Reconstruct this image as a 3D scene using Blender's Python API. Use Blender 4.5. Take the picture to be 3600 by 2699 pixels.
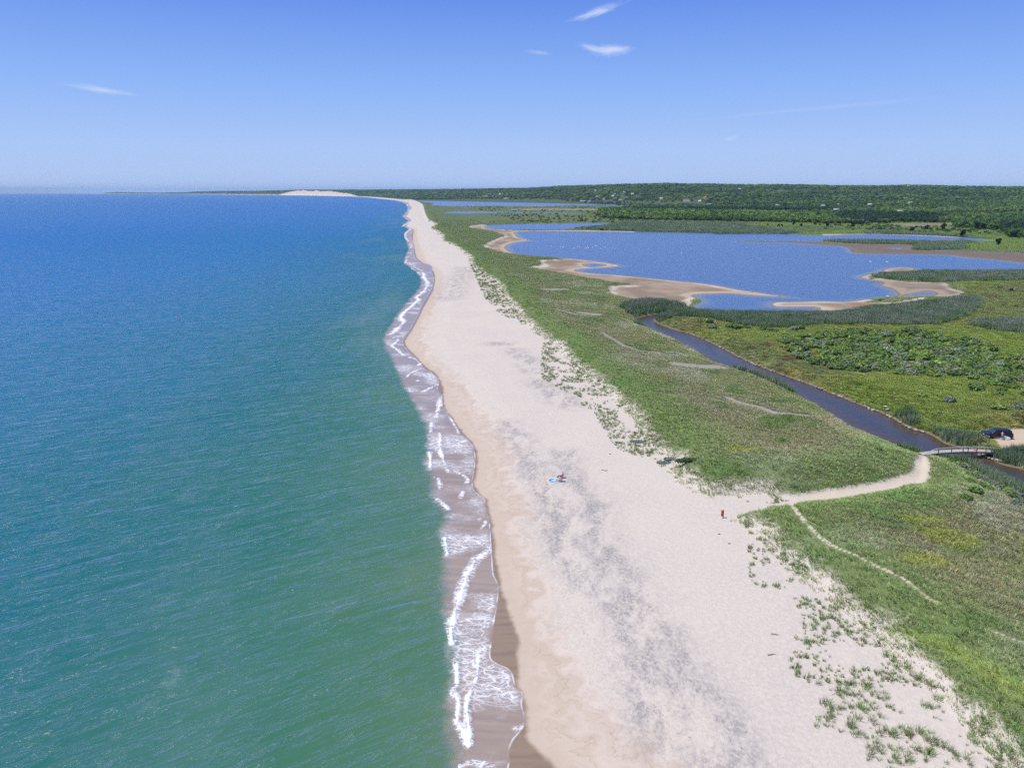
import bpy, bmesh, math, random
import numpy as np
from mathutils import Vector, Matrix

for o in list(bpy.data.objects):
    bpy.data.objects.remove(o, do_unlink=True)
scene = bpy.context.scene
rng = np.random.default_rng(11)
random.seed(11)

# ------------------------------------------------------------------ camera
CAM_Z, FPX, EYE = 50.0, 2700.0, 669.0            # height, focal length in photo pixels, eye level row
PITCH = math.atan((1349.5 - EYE) / FPX)
cam_data = bpy.data.cameras.new("camera")
cam_data.sensor_fit = 'HORIZONTAL'
cam_data.angle = 2 * math.atan(1800 / FPX)
cam_data.clip_start = 0.5
cam_data.clip_end = 120000
cam = bpy.data.objects.new("camera", cam_data)
scene.collection.objects.link(cam)
cam.location = (0, 0, CAM_Z)
cam.rotation_euler = (math.radians(90) - PITCH, 0, 0)
scene.camera = cam

# ------------------------------------------------------------------ sky, sun, exposure
SUN_EL, SUN_AZ = math.radians(64), math.radians(-98)   # azimuth measured from +Y towards +X
sun_dir = Vector((math.sin(SUN_AZ) * math.cos(SUN_EL), math.cos(SUN_AZ) * math.cos(SUN_EL), math.sin(SUN_EL)))
world = bpy.data.worlds.new("World")
scene.world = world
world.cycles.sampling_method = 'MANUAL'
world.cycles.sample_map_resolution = 256
world.use_nodes = True
wt = world.node_tree
wt.nodes.clear()
w_out = wt.nodes.new('ShaderNodeOutputWorld')
w_bg = wt.nodes.new('ShaderNodeBackground')
w_sky = wt.nodes.new('ShaderNodeTexSky')
w_sky.sky_type = 'NISHITA'
w_sky.sun_disc = False
w_sky.sun_elevation = SUN_EL
w_sky.sun_rotation = SUN_AZ
w_sky.altitude = 0
w_sky.air_density = 1.0
w_sky.dust_density = 0.3
w_sky.ozone_density = 1.5
# clear-day blue that deepens with elevation, all round the sky
w_geo = wt.nodes.new('ShaderNodeTexCoord')
w_sep = wt.nodes.new('ShaderNodeSeparateXYZ')
wt.links.new(w_geo.outputs['Generated'], w_sep.inputs[0])
w_ramp = wt.nodes.new('ShaderNodeValToRGB')
wt.links.new(w_sep.outputs[2], w_ramp.inputs[0])
SKY_STOPS = [(0.0, (3.65, 4.95, 7.75)), (0.05, (3.25, 4.7, 7.95)), (0.12, (2.15, 3.8, 7.9)), (0.22, (1.0, 2.25, 7.0)), (0.45, (0.42, 1.1, 4.4)), (1.0, (0.3, 0.8, 3.0))]
while len(w_ramp.color_ramp.elements) < len(SKY_STOPS):
    w_ramp.color_ramp.elements.new(0.5)
for e, (p, c) in zip(w_ramp.color_ramp.elements, SKY_STOPS):
    e.position = p
    e.color = (*c, 1)
w_mix = wt.nodes.new('ShaderNodeMix')
w_mix.data_type = 'RGBA'
w_mix.inputs[0].default_value = 0.92
wt.links.new(w_sky.outputs[0], w_mix.inputs[6])
wt.links.new(w_ramp.outputs[0], w_mix.inputs[7])
# a few thin high wisps of cirrus, fixed to their directions in the sky
def wn(t, ins, **kw):
    n_ = wt.nodes.new(t)
    for k_, v_ in kw.items(): setattr(n_, k_, v_)
    for k_, v_ in ins.items():
        if isinstance(v_, bpy.types.NodeSocket): wt.links.new(v_, n_.inputs[k_])
        else: n_.inputs[k_].default_value = v_
    return n_
sky_col = w_mix.outputs[2]
for ci, (cu, cv, cw_, ch_, tilt, dens) in enumerate([(2100, 42, 105, 17, .30, .62), (2150, 178, 85, 24, .02, .62), (2085, 170, 60, 14, -.25, .45), (1890, 186, 58, 9, -.10, .30), (360, 316, 120, 13, -.11, .45), (2900, 380, 560, 10, .06, .09), (2565, 488, 40, 12, .2, .20)]):
    xn_, yn_ = (cu - 1800) / FPX, (cv - 1349.5) / FPX
    d0 = Vector((xn_, math.cos(PITCH) - yn_ * math.sin(PITCH), -math.sin(PITCH) - yn_ * math.cos(PITCH))).normalized()
    rt = d0.cross(Vector((0, 0, 1))).normalized()
    upv = rt.cross(d0)
    ax, ay = rt * math.cos(tilt) + upv * math.sin(tilt), upv * math.cos(tilt) - rt * math.sin(tilt)
    gx = wn('ShaderNodeVectorMath', {0: w_geo.outputs['Generated'], 1: ax * (FPX / cw_)}, operation='DOT_PRODUCT').outputs['Value']
    gy = wn('ShaderNodeVectorMath', {0: w_geo.outputs['Generated'], 1: ay * (FPX / ch_)}, operation='DOT_PRODUCT').outputs['Value']
    pv_ = wn('ShaderNodeCombineXYZ', {0: gx, 1: gy, 2: ci * 7.3}).outputs[0]
    wnz = wn('ShaderNodeTexNoise', {'Vector': pv_, 'Scale': 1.5, 'Detail': 4.0, 'Roughness': .68, 'Distortion': .7}).outputs['Fac']
    ln_ = wn('ShaderNodeVectorMath', {0: wn('ShaderNodeCombineXYZ', {0: gx, 1: gy, 2: 0.0}).outputs[0]}, operation='LENGTH').outputs['Value']
    edge_ = wn('ShaderNodeMath', {0: wnz, 1: -1.5, 2: 1.5}, operation='MULTIPLY_ADD').outputs[0]        # ragged rim
    rim = wn('ShaderNodeMapRange', {'Value': wn('ShaderNodeMath', {0: ln_, 1: edge_}, operation='ADD').outputs[0], 'From Min': 1.75, 'From Max': .55, 'To Min': 0.0, 'To Max': dens}, interpolation_type='SMOOTHSTEP').outputs[0]
    wmx = wt.nodes.new('ShaderNodeMix'); wmx.data_type = 'RGBA'
    front_ = wn('ShaderNodeVectorMath', {0: w_geo.outputs['Generated'], 1: d0}, operation='DOT_PRODUCT').outputs['Value']
    side_ = wn('ShaderNodeMath', {0: front_, 1: 0.5}, operation='GREATER_THAN').outputs[0]
    wt.links.new(wn('ShaderNodeMath', {0: rim, 1: side_}, operation='MULTIPLY').outputs[0], wmx.inputs[0])
    wt.links.new(sky_col, wmx.inputs[6]); wmx.inputs[7].default_value = (7.0, 7.4, 8.2, 1)
    sky_col = wmx.outputs[2]
wt.links.new(sky_col, w_bg.inputs['Color'])
w_bg.inputs['Strength'].default_value = 0.12
wt.links.new(w_bg.outputs[0], w_out.inputs['Surface'])

sun_data = bpy.data.lights.new("sun", 'SUN')
sun_data.energy = 4.7
sun_data.angle = math.radians(0.53)
sun_data.color = (1.0, 0.965, 0.91)
sun = bpy.data.objects.new("sun", sun_data)
scene.collection.objects.link(sun)
sun.rotation_euler = sun_dir.to_track_quat('Z', 'Y').to_euler()

scene.view_settings.view_transform = 'Standard'
scene.view_settings.look = 'None'
scene.view_settings.exposure = 0.0
scene.view_settings.gamma = 1.0
scene.view_settings.use_curve_mapping = False
scene.cycles.max_bounces = 4
scene.cycles.diffuse_bounces = 1
scene.cycles.glossy_bounces = 2
scene.cycles.transmission_bounces = 2
scene.cycles.transparent_max_bounces = 8
scene.cycles.volume_bounces = 0
scene.cycles.use_denoising = False
scene.cycles.sample_clamp_indirect = 4.0
scene.cycles.sample_clamp_direct = 1.7
scene.cycles.adaptive_threshold = 0.03

# ------------------------------------------------------------------ photo pixel -> place on the ground
RE = 2 * 7.4e6                                     # twice the earth's radius with refraction
cp, sp = math.cos(PITCH), math.sin(PITCH)

def ray(u, v):
    xn, yn = (u - 1800) / FPX, (v - 1349.5) / FPX
    return np.array([xn, cp - yn * sp, -sp - yn * cp])

def unp(u, v, z=1.0):
    d = ray(u, v)
    h = math.hypot(d[0], d[1])
    if d[2] > -1e-4:
        d[2] = -1e-4
    t = (CAM_Z - z) / -d[2]
    for _ in range(30):
        t = min((CAM_Z - z + (t * h) ** 2 / RE) / -d[2], 6e4 / h)
    return d[0] * t, d[1] * t

CROPS = {'F': (0, 0, 1.0), 'R1': (0, 550, 1800 / 2212), 'R2': (1300, 580, 1200 / 2212), 'R3': (2400, 580, 1200 / 2212),
         'R4': (1300, 1100, 1200 / 2211), 'R5': (2400, 1000, 1200 / 2211), 'R6': (1400, 1800, 1200 / 2212),
         'R7': (2400, 1700, 1200 / 1992), 'Q3': (1200, 670, 500 / 2212), 'Q4': (1300, 950, 500 / 1658),
         'Q5': (1500, 1350, 500 / 1658), 'Q6': (1500, 1900, 500 / 1038), 'S6': (1500, 630, 800 / 2212),
         'S7': (2200, 630, 800 / 2212), 'S8': (2900, 630, 700 / 2212), 'BR': (3200, 1480, 400 / 2212), 'PP': (1850, 1620, 200 / 2212)}

def px(tag, x, y):
    a, b, s = CROPS[tag]
    return a + x * s, b + y * s

def W(tag, pts, z=1.0):
    return [unp(*px(tag, x, y), z) for x, y in pts]

def smooth_line(pts, n=3, closed=False):
    p = np.array(pts, float)
    out = []
    N = len(p)
    for i in range(N if closed else N - 1):
        if closed:
            a, b, c, d = p[(i - 1) % N], p[i], p[(i + 1) % N], p[(i + 2) % N]
        else:
            a, b, c, d = p[max(i - 1, 0)], p[i], p[i + 1], p[min(i + 2, N - 1)]
        L = np.linalg.norm(c - b)
        m1, m2 = (c - a) * 0.5, (d - b) * 0.5
        for m in (m1, m2):
            l = np.linalg.norm(m)
            if l > L:
                m *= L / l
        for k in range(n):
            t = k / n
            out.append((2 * t ** 3 - 3 * t ** 2 + 1) * b + (t ** 3 - 2 * t ** 2 + t) * m1 + (-2 * t ** 3 + 3 * t ** 2) * c + (t ** 3 - t ** 2) * m2)
    if not closed:
        out.append(p[-1])
    return np.array(out)

def line_dist(X, Y, line, closed=False, sign=False):
    """distance to a polyline; with sign, positive inside the closed ring"""
    d2 = np.full(X.shape, 1e12, np.float32)
    inside = np.zeros(X.shape, bool)
    line = [(float(q[0]), float(q[1])) for q in line]
    n = len(line)
    for i in range(n if closed else n - 1):
        ax, ay = line[i]
        bx, by = line[(i + 1) % n]
        ex, ey = bx - ax, by - ay
        L = ex * ex + ey * ey + 1e-12
        qx, qy = X - ax, Y - ay
        t = np.clip((qx * ex + qy * ey) / L, 0, 1)
        d2 = np.minimum(d2, (qx - ex * t) ** 2 + (qy - ey * t) ** 2)
        if sign and ay != by:
            inside ^= ((ay > Y) != (by > Y)) & (X < ex * (Y - ay) / (by - ay) + ax)
    d = np.sqrt(d2)
    return np.where(inside, d, -d) if sign else d

def ring_dist(X, Y, ring, margin=60.0, far=None):
    """signed distance to a ring, only worked out near its box"""
    r = np.asarray(ring)
    m = margin
    sel = (X > r[:, 0].min() - m) & (X < r[:, 0].max() + m) & (Y > r[:, 1].min() - m) & (Y < r[:, 1].max() + m)
    out = np.full(X.shape, -m if far is None else far, np.float32)
    if sel.any():
        out[sel] = np.maximum(line_dist(X[sel], Y[sel], r, True, True), -m)
    return out

def near_line(X, Y, line, margin):
    r = np.asarray(line)
    m = margin
    sel = (X > r[:, 0].min() - m) & (X < r[:, 0].max() + m) & (Y > r[:, 1].min() - m) & (Y < r[:, 1].max() + m)
    out = np.full(X.shape, m, np.float32)
    if sel.any():
        out[sel] = np.minimum(line_dist(X[sel], Y[sel], r), m)
    return out

def sstep(a, b, x):
    t = np.clip((x - a) / (b - a), 0, 1)
    return t * t * (3 - 2 * t)

_perm = np.random.default_rng(5).random((256, 256)).astype(np.float32)
def vnoise(x, y):
    xi, yi = np.floor(x).astype(np.int64), np.floor(y).astype(np.int64)
    fx, fy = x - xi, y - yi
    fx, fy = fx * fx * (3 - 2 * fx), fy * fy * (3 - 2 * fy)
    g = lambda a, b: _perm[a & 255, b & 255]
    return (g(xi, yi) * (1 - fx) + g(xi + 1, yi) * fx) * (1 - fy) + (g(xi, yi + 1) * (1 - fx) + g(xi + 1, yi + 1) * fx) * fy

def fbm(x, y, s, octs=4, seed=0):
    v, a, t = 0.0, 1.0, 0.0
    for k in range(octs):
        v = v + a * vnoise(x / s + 17.3 * k + seed * 31.7, y / s + 9.1 * k + seed * 13.3)
        t += a
        a *= 0.5
        s *= 0.5
    return v / t

# ------------------------------------------------------------------ outlines of the place
# water's edge, from the foreground to the far headland
A_pts = ([(9.0, -40.0), (3.0, 25.0)] +
    W('Q6', [(600, 1658), (612, 1600), (600, 1530), (640, 1430), (690, 1370), (715, 1320), (722, 1250), (700, 1180), (707, 1090), (655, 1040), (632, 950), (590, 905), (540, 885),
             (472, 840), (475, 720), (495, 575), (515, 480), (528, 310), (492, 230), (482, 110), (475, 40)], 0.3) +
    W('Q5', [(742, 1600), (700, 1440), (680, 1320), (600, 1260), (540, 1180), (555, 1000), (575, 850), (540, 700), (450, 600), (370, 520), (280, 360), (200, 270)], 0.3) +
    W('Q4', [(850, 1540), (845, 1450), (790, 1370), (812, 1290), (745, 1190), (640, 1130), (600, 1080), (520, 1000), (410, 880), (388, 800), (460, 700), (550, 540), (600, 430), (640, 350),
             (720, 220), (750, 100), (735, 20)], 0.3) +
    W('Q3', [(1440, 1340), (1400, 1240), (1425, 1205), (1380, 1150), (1240, 1110), (1160, 1050), (1130, 950), (1130, 860), (1125, 790), (1090, 720), (1105, 650), (1125, 600), (1015, 550),
             (1085, 480), (1075, 440), (1015, 400), (1050, 350), (1060, 310), (1100, 265), (1050, 220), (1045, 190), (870, 152), (640, 128), (340, 100), (0, 88)], 0.3) +
    W('F', [(1100, 688), (985, 686.5), (840, 684.5), (680, 683.2), (520, 682.6), (400, 682.2), (270, 681.6), (157, 681.2)], 0.3))
A_line = smooth_line(A_pts, 3)
hx, hy = A_pts[-1]
LAND = np.vstack([A_line, [(hx + 100, hy + 900), (hx + 2500, hy + 2600), (-1000, 16500), (16000, 16500), (16000, -60)]])

# where the deep green water begins
B_line = smooth_line([(-7.0, 20.0)] +
    W('Q6', [(200, 1658), (200, 1400), (215, 1350), (180, 1200), (215, 1000), (215, 880), (180, 700), (165, 560), (140, 420), (135, 250), (140, 100), (125, 0)], 0) +
    W('Q5', [(200, 1658), (230, 1500), (130, 1370), (100, 1200), (40, 1010), (20, 850), (20, 720), (40, 570), (-30, 400)], 0) +
    W('Q4', [(560, 1600), (450, 1400), (330, 1150), (200, 900), (190, 750), (370, 470), (500, 310), (600, 180), (600, 50)], 0) +
    W('Q3', [(1250, 1380), (1180, 1260), (1000, 1140), (985, 1060), (1050, 900), (1000, 750), (990, 650), (1050, 600), (955, 550), (965, 520), (1040, 470), (950, 400), (1020, 330), (1020, 230), (900, 165), (640, 132)], 0), 2)

# wet sand edge and upper edge of the damp sand
C_line = smooth_line([(14, 20)] + W('Q6', [(930, 1658), (860, 1570), (770, 1470), (735, 1390), (722, 1250), (705, 1100), (665, 1000), (655, 850), (660, 700), (620, 560), (585, 480), (550, 330), (520, 200), (500, 100)], 0.5) +
    W('Q5', [(760, 1600), (715, 1440), (695, 1320), (610, 1240), (550, 1150), (570, 1000), (590, 850), (555, 690), (465, 590), (380, 500), (290, 350), (205, 260)], 0.5) +
    W('Q4', [(855, 1400), (830, 1290), (760, 1180), (650, 1110), (540, 990), (430, 880), (410, 800), (480, 700), (570, 540), (620, 430), (740, 220), (760, 60)], 0.5) +
    W('Q3', [(1450, 1340), (1430, 1240), (1250, 1100), (1170, 1040), (1140, 900), (1110, 720), (1130, 600)], 0.5), 2)
D2_line = smooth_line([(40, 20)] + W('R6', [(1900, 1657), (1700, 1480), (1500, 1330), (1280, 1130), (1150, 960), (1050, 750), (960, 600), (940, 430), (870, 250), (850, 150), (800, 0)], 1.5) +
    W('R4', [(1180, 1400), (1100, 1250), (1020, 1130), (950, 960), (870, 760), (750, 600), (640, 470), (540, 400), (440, 300), (390, 200), (370, 0)], 1.5) +
    W('R2', [(430, 1000), (430, 800), (400, 640), (330, 500), (300, 400)], 1.5), 2)
G_lines = [(smooth_line(W('R6', [(1000, -30), (1100, 250), (1250, 400), (1400, 560), (1500, 800), (1600, 950), (1600, 1100), (1700, 1300), (1950, 1550), (2100, 1680)], 2), 2), 3.8),
           (smooth_line(W('R6', [(1250, -100), (1330, 250), (1500, 500), (1700, 800), (1850, 1050), (2050, 1300), (2250, 1600)], 2), 2), 4.2),
           (smooth_line(W('R4', [(1280, 1500), (1230, 1300), (1150, 1100), (1070, 980), (960, 780), (880, 690)], 2), 2), 4.0),
           (smooth_line(W('R4', [(1400, 1350), (1320, 1080), (1250, 880)], 2), 2), 3.6),
           (smooth_line(W('R4', [(1060, 360), (980, 260), (930, 230)], 2), 2), 4.5),
           (smooth_line(W('R4', [(790, 188), (880, 190)], 2), 2), 4),
           (smooth_line(W('R4', [(1300, 580), (1200, 500), (1080, 430)], 2), 2), 5),
           (smooth_line(W('R2', [(620, 660), (560, 760), (510, 850)], 2), 2), 9)]

# dune vegetation: the long northern block, and the block south of the path
VZ = 2.6
dune_edge_far = W('R2', [(150, 213), (260, 224), (330, 250), (350, 300), (370, 350), (428, 380), (412, 410), (470, 450), (480, 490), (550, 520), (620, 570), (655, 600), (660, 640), (740, 700), (830, 760), (880, 850), (950, 930), (1000, 1020)], VZ)
dune_edge_mid = W('R4', [(950, 0), (1050, 90), (1130, 150), (1200, 200), (1300, 290), (1390, 380), (1500, 450), (1600, 540), (1700, 640), (1780, 740), (1850, 800), (1900, 870), (1985, 940), (1960, 1000), (2000, 1080), (2100, 1120)], VZ)
dune_edge_path = W('R5', [(0, 1262), (100, 1310), (200, 1345), (350, 1338), (500, 1340), (700, 1378), (850, 1368), (1100, 1338), (1300, 1290), (1470, 1250), (1500, 1220), (1500, 1170), (1532, 1140), (1520, 1085)], 2.2)
NORTH = np.vstack([smooth_line(dune_edge_far + dune_edge_mid + dune_edge_path, 3), W('R5', [(1545, 1082)], 1.6),
                   W('R5', [(1560, 1060), (1750, 1052), (1900, 1085), (2060, 1100), (2211, 1105), (2500, 1110)], 1.2), [(600, 140), (16000, 140), (16000, 16000), (-3000, 16000)], W('Q3', [(-40, 80), (340, 83), (640, 106)], 2)])
south_edge = W('R7', [(2100, 1760), (1992, 1650), (1900, 1560), (1780, 1450), (1640, 1330), (1530, 1200), (1440, 1110), (1380, 1060), (1200, 930), (1100, 830), (950, 740), (850, 640), (740, 550), (680, 470), (600, 400),
                      (500, 310), (430, 250), (370, 205), (342, 180), (450, 140), (640, 110), (850, 95), (1100, 60), (1250, 30), (1300, 20)], VZ)
SOUTH = np.vstack([[(40, 30)], smooth_line(south_edge + W('R5', [(1560, 1310), (1592, 1220), (1578, 1150), (1556, 1095)], 2.2), 3), W('R5', [(1700, 1080), (1960, 1062), (2060, 1062), (2211, 1060), (2500, 1065)], 1.2), [(600, 130), (600, -50), (60, -50)]])

# standing water
def RG(*parts):
    return smooth_line(sum(parts, []), 3, True)
LZ = 0.5
lagoon = RG(W('R2', [(960, 432), (1250, 428), (1700, 436), (2211, 442)], LZ),
    W('R3', [(200, 447), (600, 447), (900, 456), (1100, 450), (1300, 452), (1600, 462), (1750, 470), (1950, 480), (2030, 489), (1850, 494), (1600, 497), (1250, 489), (950, 490), (850, 497), (600, 495), (372, 494),
             (372, 500), (700, 505), (880, 518), (1040, 530), (1085, 548), (1110, 570), (1250, 578), (1500, 580), (1740, 585), (1830, 600), (2000, 612), (2211, 636), (2500, 660), (2500, 670),
             (2212, 677), (2040, 688), (1850, 690), (1600, 688), (1520, 685), (1490, 668), (1380, 665), (1300, 680), (1285, 695), (1200, 710), (1145, 727), (1220, 745), (1300, 760), (1280, 780), (1350, 800), (1400, 840),
             (1370, 855), (1200, 870), (1060, 887), (900, 885), (700, 889), (600, 890), (572, 905), (620, 920), (850, 920), (880, 935), (700, 958), (500, 960), (300, 954), (100, 950), (25, 945),
             (70, 908), (120, 888), (108, 870), (65, 850), (100, 838), (300, 831), (420, 842), (600, 853), (725, 860), (600, 845), (500, 830), (370, 812), (200, 780), (0, 755)], LZ),
    W('R2', [(2100, 765), (1800, 735), (1600, 715), (1450, 705), (1342, 690), (1350, 676), (1500, 666), (1620, 655), (1560, 640), (1450, 625), (1300, 608), (1100, 598), (950, 580), (882, 545), (890, 520), (950, 500), (1028, 490),
             (975, 475), (950, 455)], LZ))
bay = RG(W('R2', [(750, 394), (800, 389), (1000, 383), (1300, 378), (1540, 376), (1565, 384), (1500, 396), (1400, 405), (1230, 418), (1000, 421), (850, 419), (775, 414), (745, 404)], LZ))
pool = RG(W('R2', [(1385, 642), (1480, 639), (1530, 651), (1450, 663), (1400, 656)], LZ))
mudpool = RG(W('R3', [(1530, 827), (1600, 815), (1645, 835), (1590, 849), (1420, 849)], LZ))
islpool = RG(W('R3', [(1335, 541), (1385, 537), (1435, 540), (1400, 546)], LZ))
pond = RG(W('R2', [(478, 311), (560, 300), (700, 302), (1000, 307), (1000, 313), (700, 313), (600, 318), (520, 316)], LZ))
pond2 = RG(W('R2', [(1060, 309), (1200, 311), (1350, 313), (1350, 317), (1200, 315), (1060, 313)], LZ))
pond3 = RG(W('R2', [(690, 366), (770, 366), (745, 372)], LZ))
far_lag = RG(W('R2', [(310, 229), (420, 227), (1000, 238), (1300, 247), (1500, 256), (1800, 259), (2050, 262), (2120, 266), (1900, 268), (1500, 263), (1300, 264), (1100, 269), (800, 267), (480, 268), (400, 256), (430, 249), (350, 241)], LZ))
far_lag2 = RG(W('R3', [(50, 265), (90, 262), (135, 266), (110, 271), (60, 270)], LZ))
creek = RG(W('R2', [(2040, 940), (1900, 975), (1840, 1000), (1850, 1018), (1950, 1060)], LZ),
    W('R5', [(60, 325), (200, 385), (400, 490), (600, 570), (800, 640), (1000, 720), (1200, 800), (1330, 850), (1450, 920), (1600, 970), (1700, 1030), (1790, 1055), (1930, 1110), (2000, 1130), (2060, 1165), (2211, 1200), (2600, 1330),
             (2700, 1480)], LZ) + W('R5', [(2211, 1300), (2100, 1240), (1900, 1150), (1750, 1105), (1560, 1072), (1400, 1015), (1200, 935), (1080, 880), (900, 770), (770, 700), (650, 625), (500, 570), (380, 535), (200, 480), (80, 400)], 1.55),
    W('R2', [(1900, 1080), (1790, 1035), (1720, 1000)], 1.3), W('R2', [(1740, 990), (1880, 962), (2030, 928)], LZ))
WATERS = [('lagoon', lagoon), ('lagoon', bay), ('lagoon', pool), ('lagoon', mudpool), ('lagoon', islpool), ('pond', pond), ('pond', pond2), ('pond', pond3),
          ('far_lagoon', far_lag), ('far_lagoon', far_lag2), ('creek', creek)]

# sand and mud flats round the lagoon
FLATS = [RG(W('R2', [(1040, 675), (1110, 655), (1095, 625), (1190, 622), (1290, 606), (1450, 618), (1640, 655), (1500, 672), (1400, 690), (1600, 712), (2211, 772)], 0.8),
            W('R3', [(360, 806), (735, 860), (300, 842), (90, 860), (60, 900), (20, 930)], 0.8),
            W('R2', [(2055, 930), (2040, 905), (1800, 890), (1640, 875), (1560, 850), (1545, 815), (1570, 795), (1700, 785), (1580, 770), (1200, 710)], 0.8)),
         RG(W('R2', [(640, 405), (720, 388), (770, 392), (800, 416), (960, 426), (1260, 424), (1700, 432), (1700, 438), (1250, 432), (980, 440), (990, 462), (1040, 490), (920, 520), (910, 550), (960, 578), (820, 567), (735, 545), (740, 525), (830, 480), (872, 462), (800, 435), (700, 422)], 0.8)),
         RG(W('R3', [(360, 495), (700, 497), (850, 499), (1000, 506), (1200, 514), (1500, 520), (1500, 552), (1850, 560), (2300, 580), (2300, 645), (1740, 590), (1250, 582), (1090, 572), (1020, 535), (880, 522), (400, 504)], 0.8)),
         RG(W('R3', [(1140, 727), (1235, 702), (1280, 690), (1290, 678), (1380, 662), (1490, 665), (1600, 685), (1500, 702), (1250, 715), (1220, 738), (1280, 735), (1450, 760), (1700, 765), (1740, 795), (1835, 833), (1700, 862), (1640, 850), (1400, 852), (1270, 780)], 0.8)),
         RG(W('R3', [(565, 905), (600, 886), (700, 884), (900, 880), (1060, 882), (1200, 866), (1250, 875), (1180, 890), (1350, 892), (1480, 870), (1570, 855), (1570, 878), (1440, 897), (1340, 907), (1240, 928), (1100, 942), (880, 938), (850, 922), (620, 922)], 0.8)),
         RG(W('R3', [(880, 452), (1100, 447), (1300, 449), (1600, 458), (1750, 466), (2040, 488), (1950, 484), (1600, 466), (1100, 456)], 0.8)),
         RG(W('R2', [(900, 290), (1050, 285), (1500, 286), (1740, 291), (1500, 293), (1050, 292)], 0.8)),
         RG(W('R3', [(1330, 385), (1640, 378), (1780, 380), (1640, 402), (1450, 398)], 0.8)),
         RG(W('R3', [(320, 303), (600, 305), (900, 310), (880, 317), (500, 315)], 0.8))]
PARKING = RG(W('R5', [(1985, 990), (2020, 965), (2110, 945), (2211, 943), (2600, 945), (2600, 1105), (2211, 1095), (2060, 1075), (2035, 1010)], 1.2))
PATHZONE = RG(W('R5', [(700, 1440), (760, 1360), (1100, 1320), (1470, 1230), (1490, 1070), (1560, 1070), (1640, 1200), (1590, 1330), (1200, 1400), (900, 1430)], 2.2))
TRAIL = smooth_line(W('R7', [(648, 112), (636, 160), (660, 230), (720, 290), (800, 370), (900, 440), (1000, 490), (1100, 550), (1200, 600), (1300, 660), (1400, 740), (1480, 790)], 2.8), 2)
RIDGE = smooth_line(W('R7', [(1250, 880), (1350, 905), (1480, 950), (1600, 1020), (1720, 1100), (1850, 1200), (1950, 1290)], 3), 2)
TRAIL2 = smooth_line(W('R7', [(1800, 985), (1880, 1025), (1990, 1070), (2100, 1120)], 2.5), 2)
WRACK = [smooth_line(W('R5', [(290, 780), (380, 815), (500, 840), (600, 880), (700, 890), (800, 905)], 1.5), 2),
         smooth_line(W('R5', [(-40, 560), (60, 568), (200, 572), (370, 570)], 1.5), 2), smooth_line(W('R4', [(1500, 170), (1620, 250), (1700, 280), (1870, 300)], 1.5), 2),
         smooth_line(W('R5', [(840, 930), (1000, 918), (1060, 945), (1180, 965)], 1.5), 2)]
WRACK += [np.array(W('R2', p, 1.5)) for p in ([(1130, 832), (1260, 825)], [(1320, 772), (1380, 765)], [(1330, 800), (1365, 798)], [(1200, 985), (1330, 1000)], [(1360, 985), (1490, 1000)], [(1110, 915), (1170, 935)])]
WRACK_W = [0.9, 2.4, 1.0, 0.5, 3.0, 1.6, 1.2, 1.6, 1.6, 1.0]
CARX, CARY = unp(3507, 1540, 1.3)
MARSH = np.vstack([W('R3', [(20, 937), (900, 950), (1100, 945)], 1), W('R3', [(1300, 910), (2300, 640)], 1), [(2000, 420), (2000, 100), (140, 100)], W('R5', [(1700, 1040), (1330, 855), (800, 645), (60, 328), (0, 300)], 1), W('R2', [(1850, 1010), (2040, 945)], 1)])
REEDS = [RG(W('R5', [(-20, 160), (200, 162), (700, 178), (1000, 190), (1100, 165), (1400, 135), (1900, 85), (1920, 150), (1650, 260), (1000, 262), (500, 288), (200, 245), (0, 235), (-180, 250), (-250, 275), (-330, 270), (-200, 215)], 1)),
         RG(W('R2', [(1640, 930), (1800, 893), (2040, 905), (2045, 930), (1900, 965), (1730, 988), (1650, 960)], 1)),
         RG(W('R2', [(1350, 408), (1530, 386), (1700, 365), (2211, 372), (2400, 380), (2400, 436), (2211, 438), (1700, 430), (1400, 418)], 1)),
         RG(W('R3', [(-20, 372), (250, 378), (550, 410), (760, 440), (600, 446), (0, 440)], 1)),
         RG(W('R3', [(1250, 430), (1600, 440), (1900, 462), (1600, 463), (1200, 448)], 1)),
         RG(W('R3', [(930, 488), (1250, 489), (1600, 498), (1900, 500), (1800, 520), (1850, 545), (1500, 556), (1480, 540), (1400, 524), (1000, 504)], 1)),
         RG(W('R3', [(1250, 702), (1500, 690), (1850, 690), (2300, 688), (2300, 740), (1700, 760), (1450, 752), (1300, 735), (1230, 725)], 1)),
         RG(W('R3', [(1850, 1020), (2300, 1010), (2300, 1090), (2000, 1075)], 1)),
         RG(W('R5', [(1985, 1098), (2211, 1096), (2500, 1100), (2600, 1240), (2211, 1175), (2060, 1145), (1975, 1110)], 1)),
         RG(W('R5', [(1600, 960), (1680, 955), (1800, 990), (2000, 1030), (1960, 1045), (1760, 1045)], 1)),
         RG(W('R5', [(1400, 850), (1470, 845), (1520, 900), (1440, 905)], 1)),
         RG(W('R5', [(300, 515), (420, 535), (640, 625), (760, 700), (640, 680), (400, 590)], 1)),
         RG(W('R5', [(1640, 1110), (1760, 1112), (1920, 1165), (2100, 1255), (2211, 1320), (2600, 1500), (2500, 1700), (2211, 1460), (2000, 1310), (1800, 1190)], 1)),
         RG(W('R5', [(1380, 995), (1540, 1060), (1500, 1085), (1400, 1030)], 1))]
SCRUB = RG(W('R5', [(640, 385), (1000, 325), (1400, 310), (1700, 330), (1950, 400), (2211, 470), (2500, 520), (2500, 900), (2211, 900), (2150, 820), (2000, 700), (1880, 650), (1700, 625), (1450, 625), (1250, 600), (1000, 590), (820, 540), (680, 460)], 1))
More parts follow.
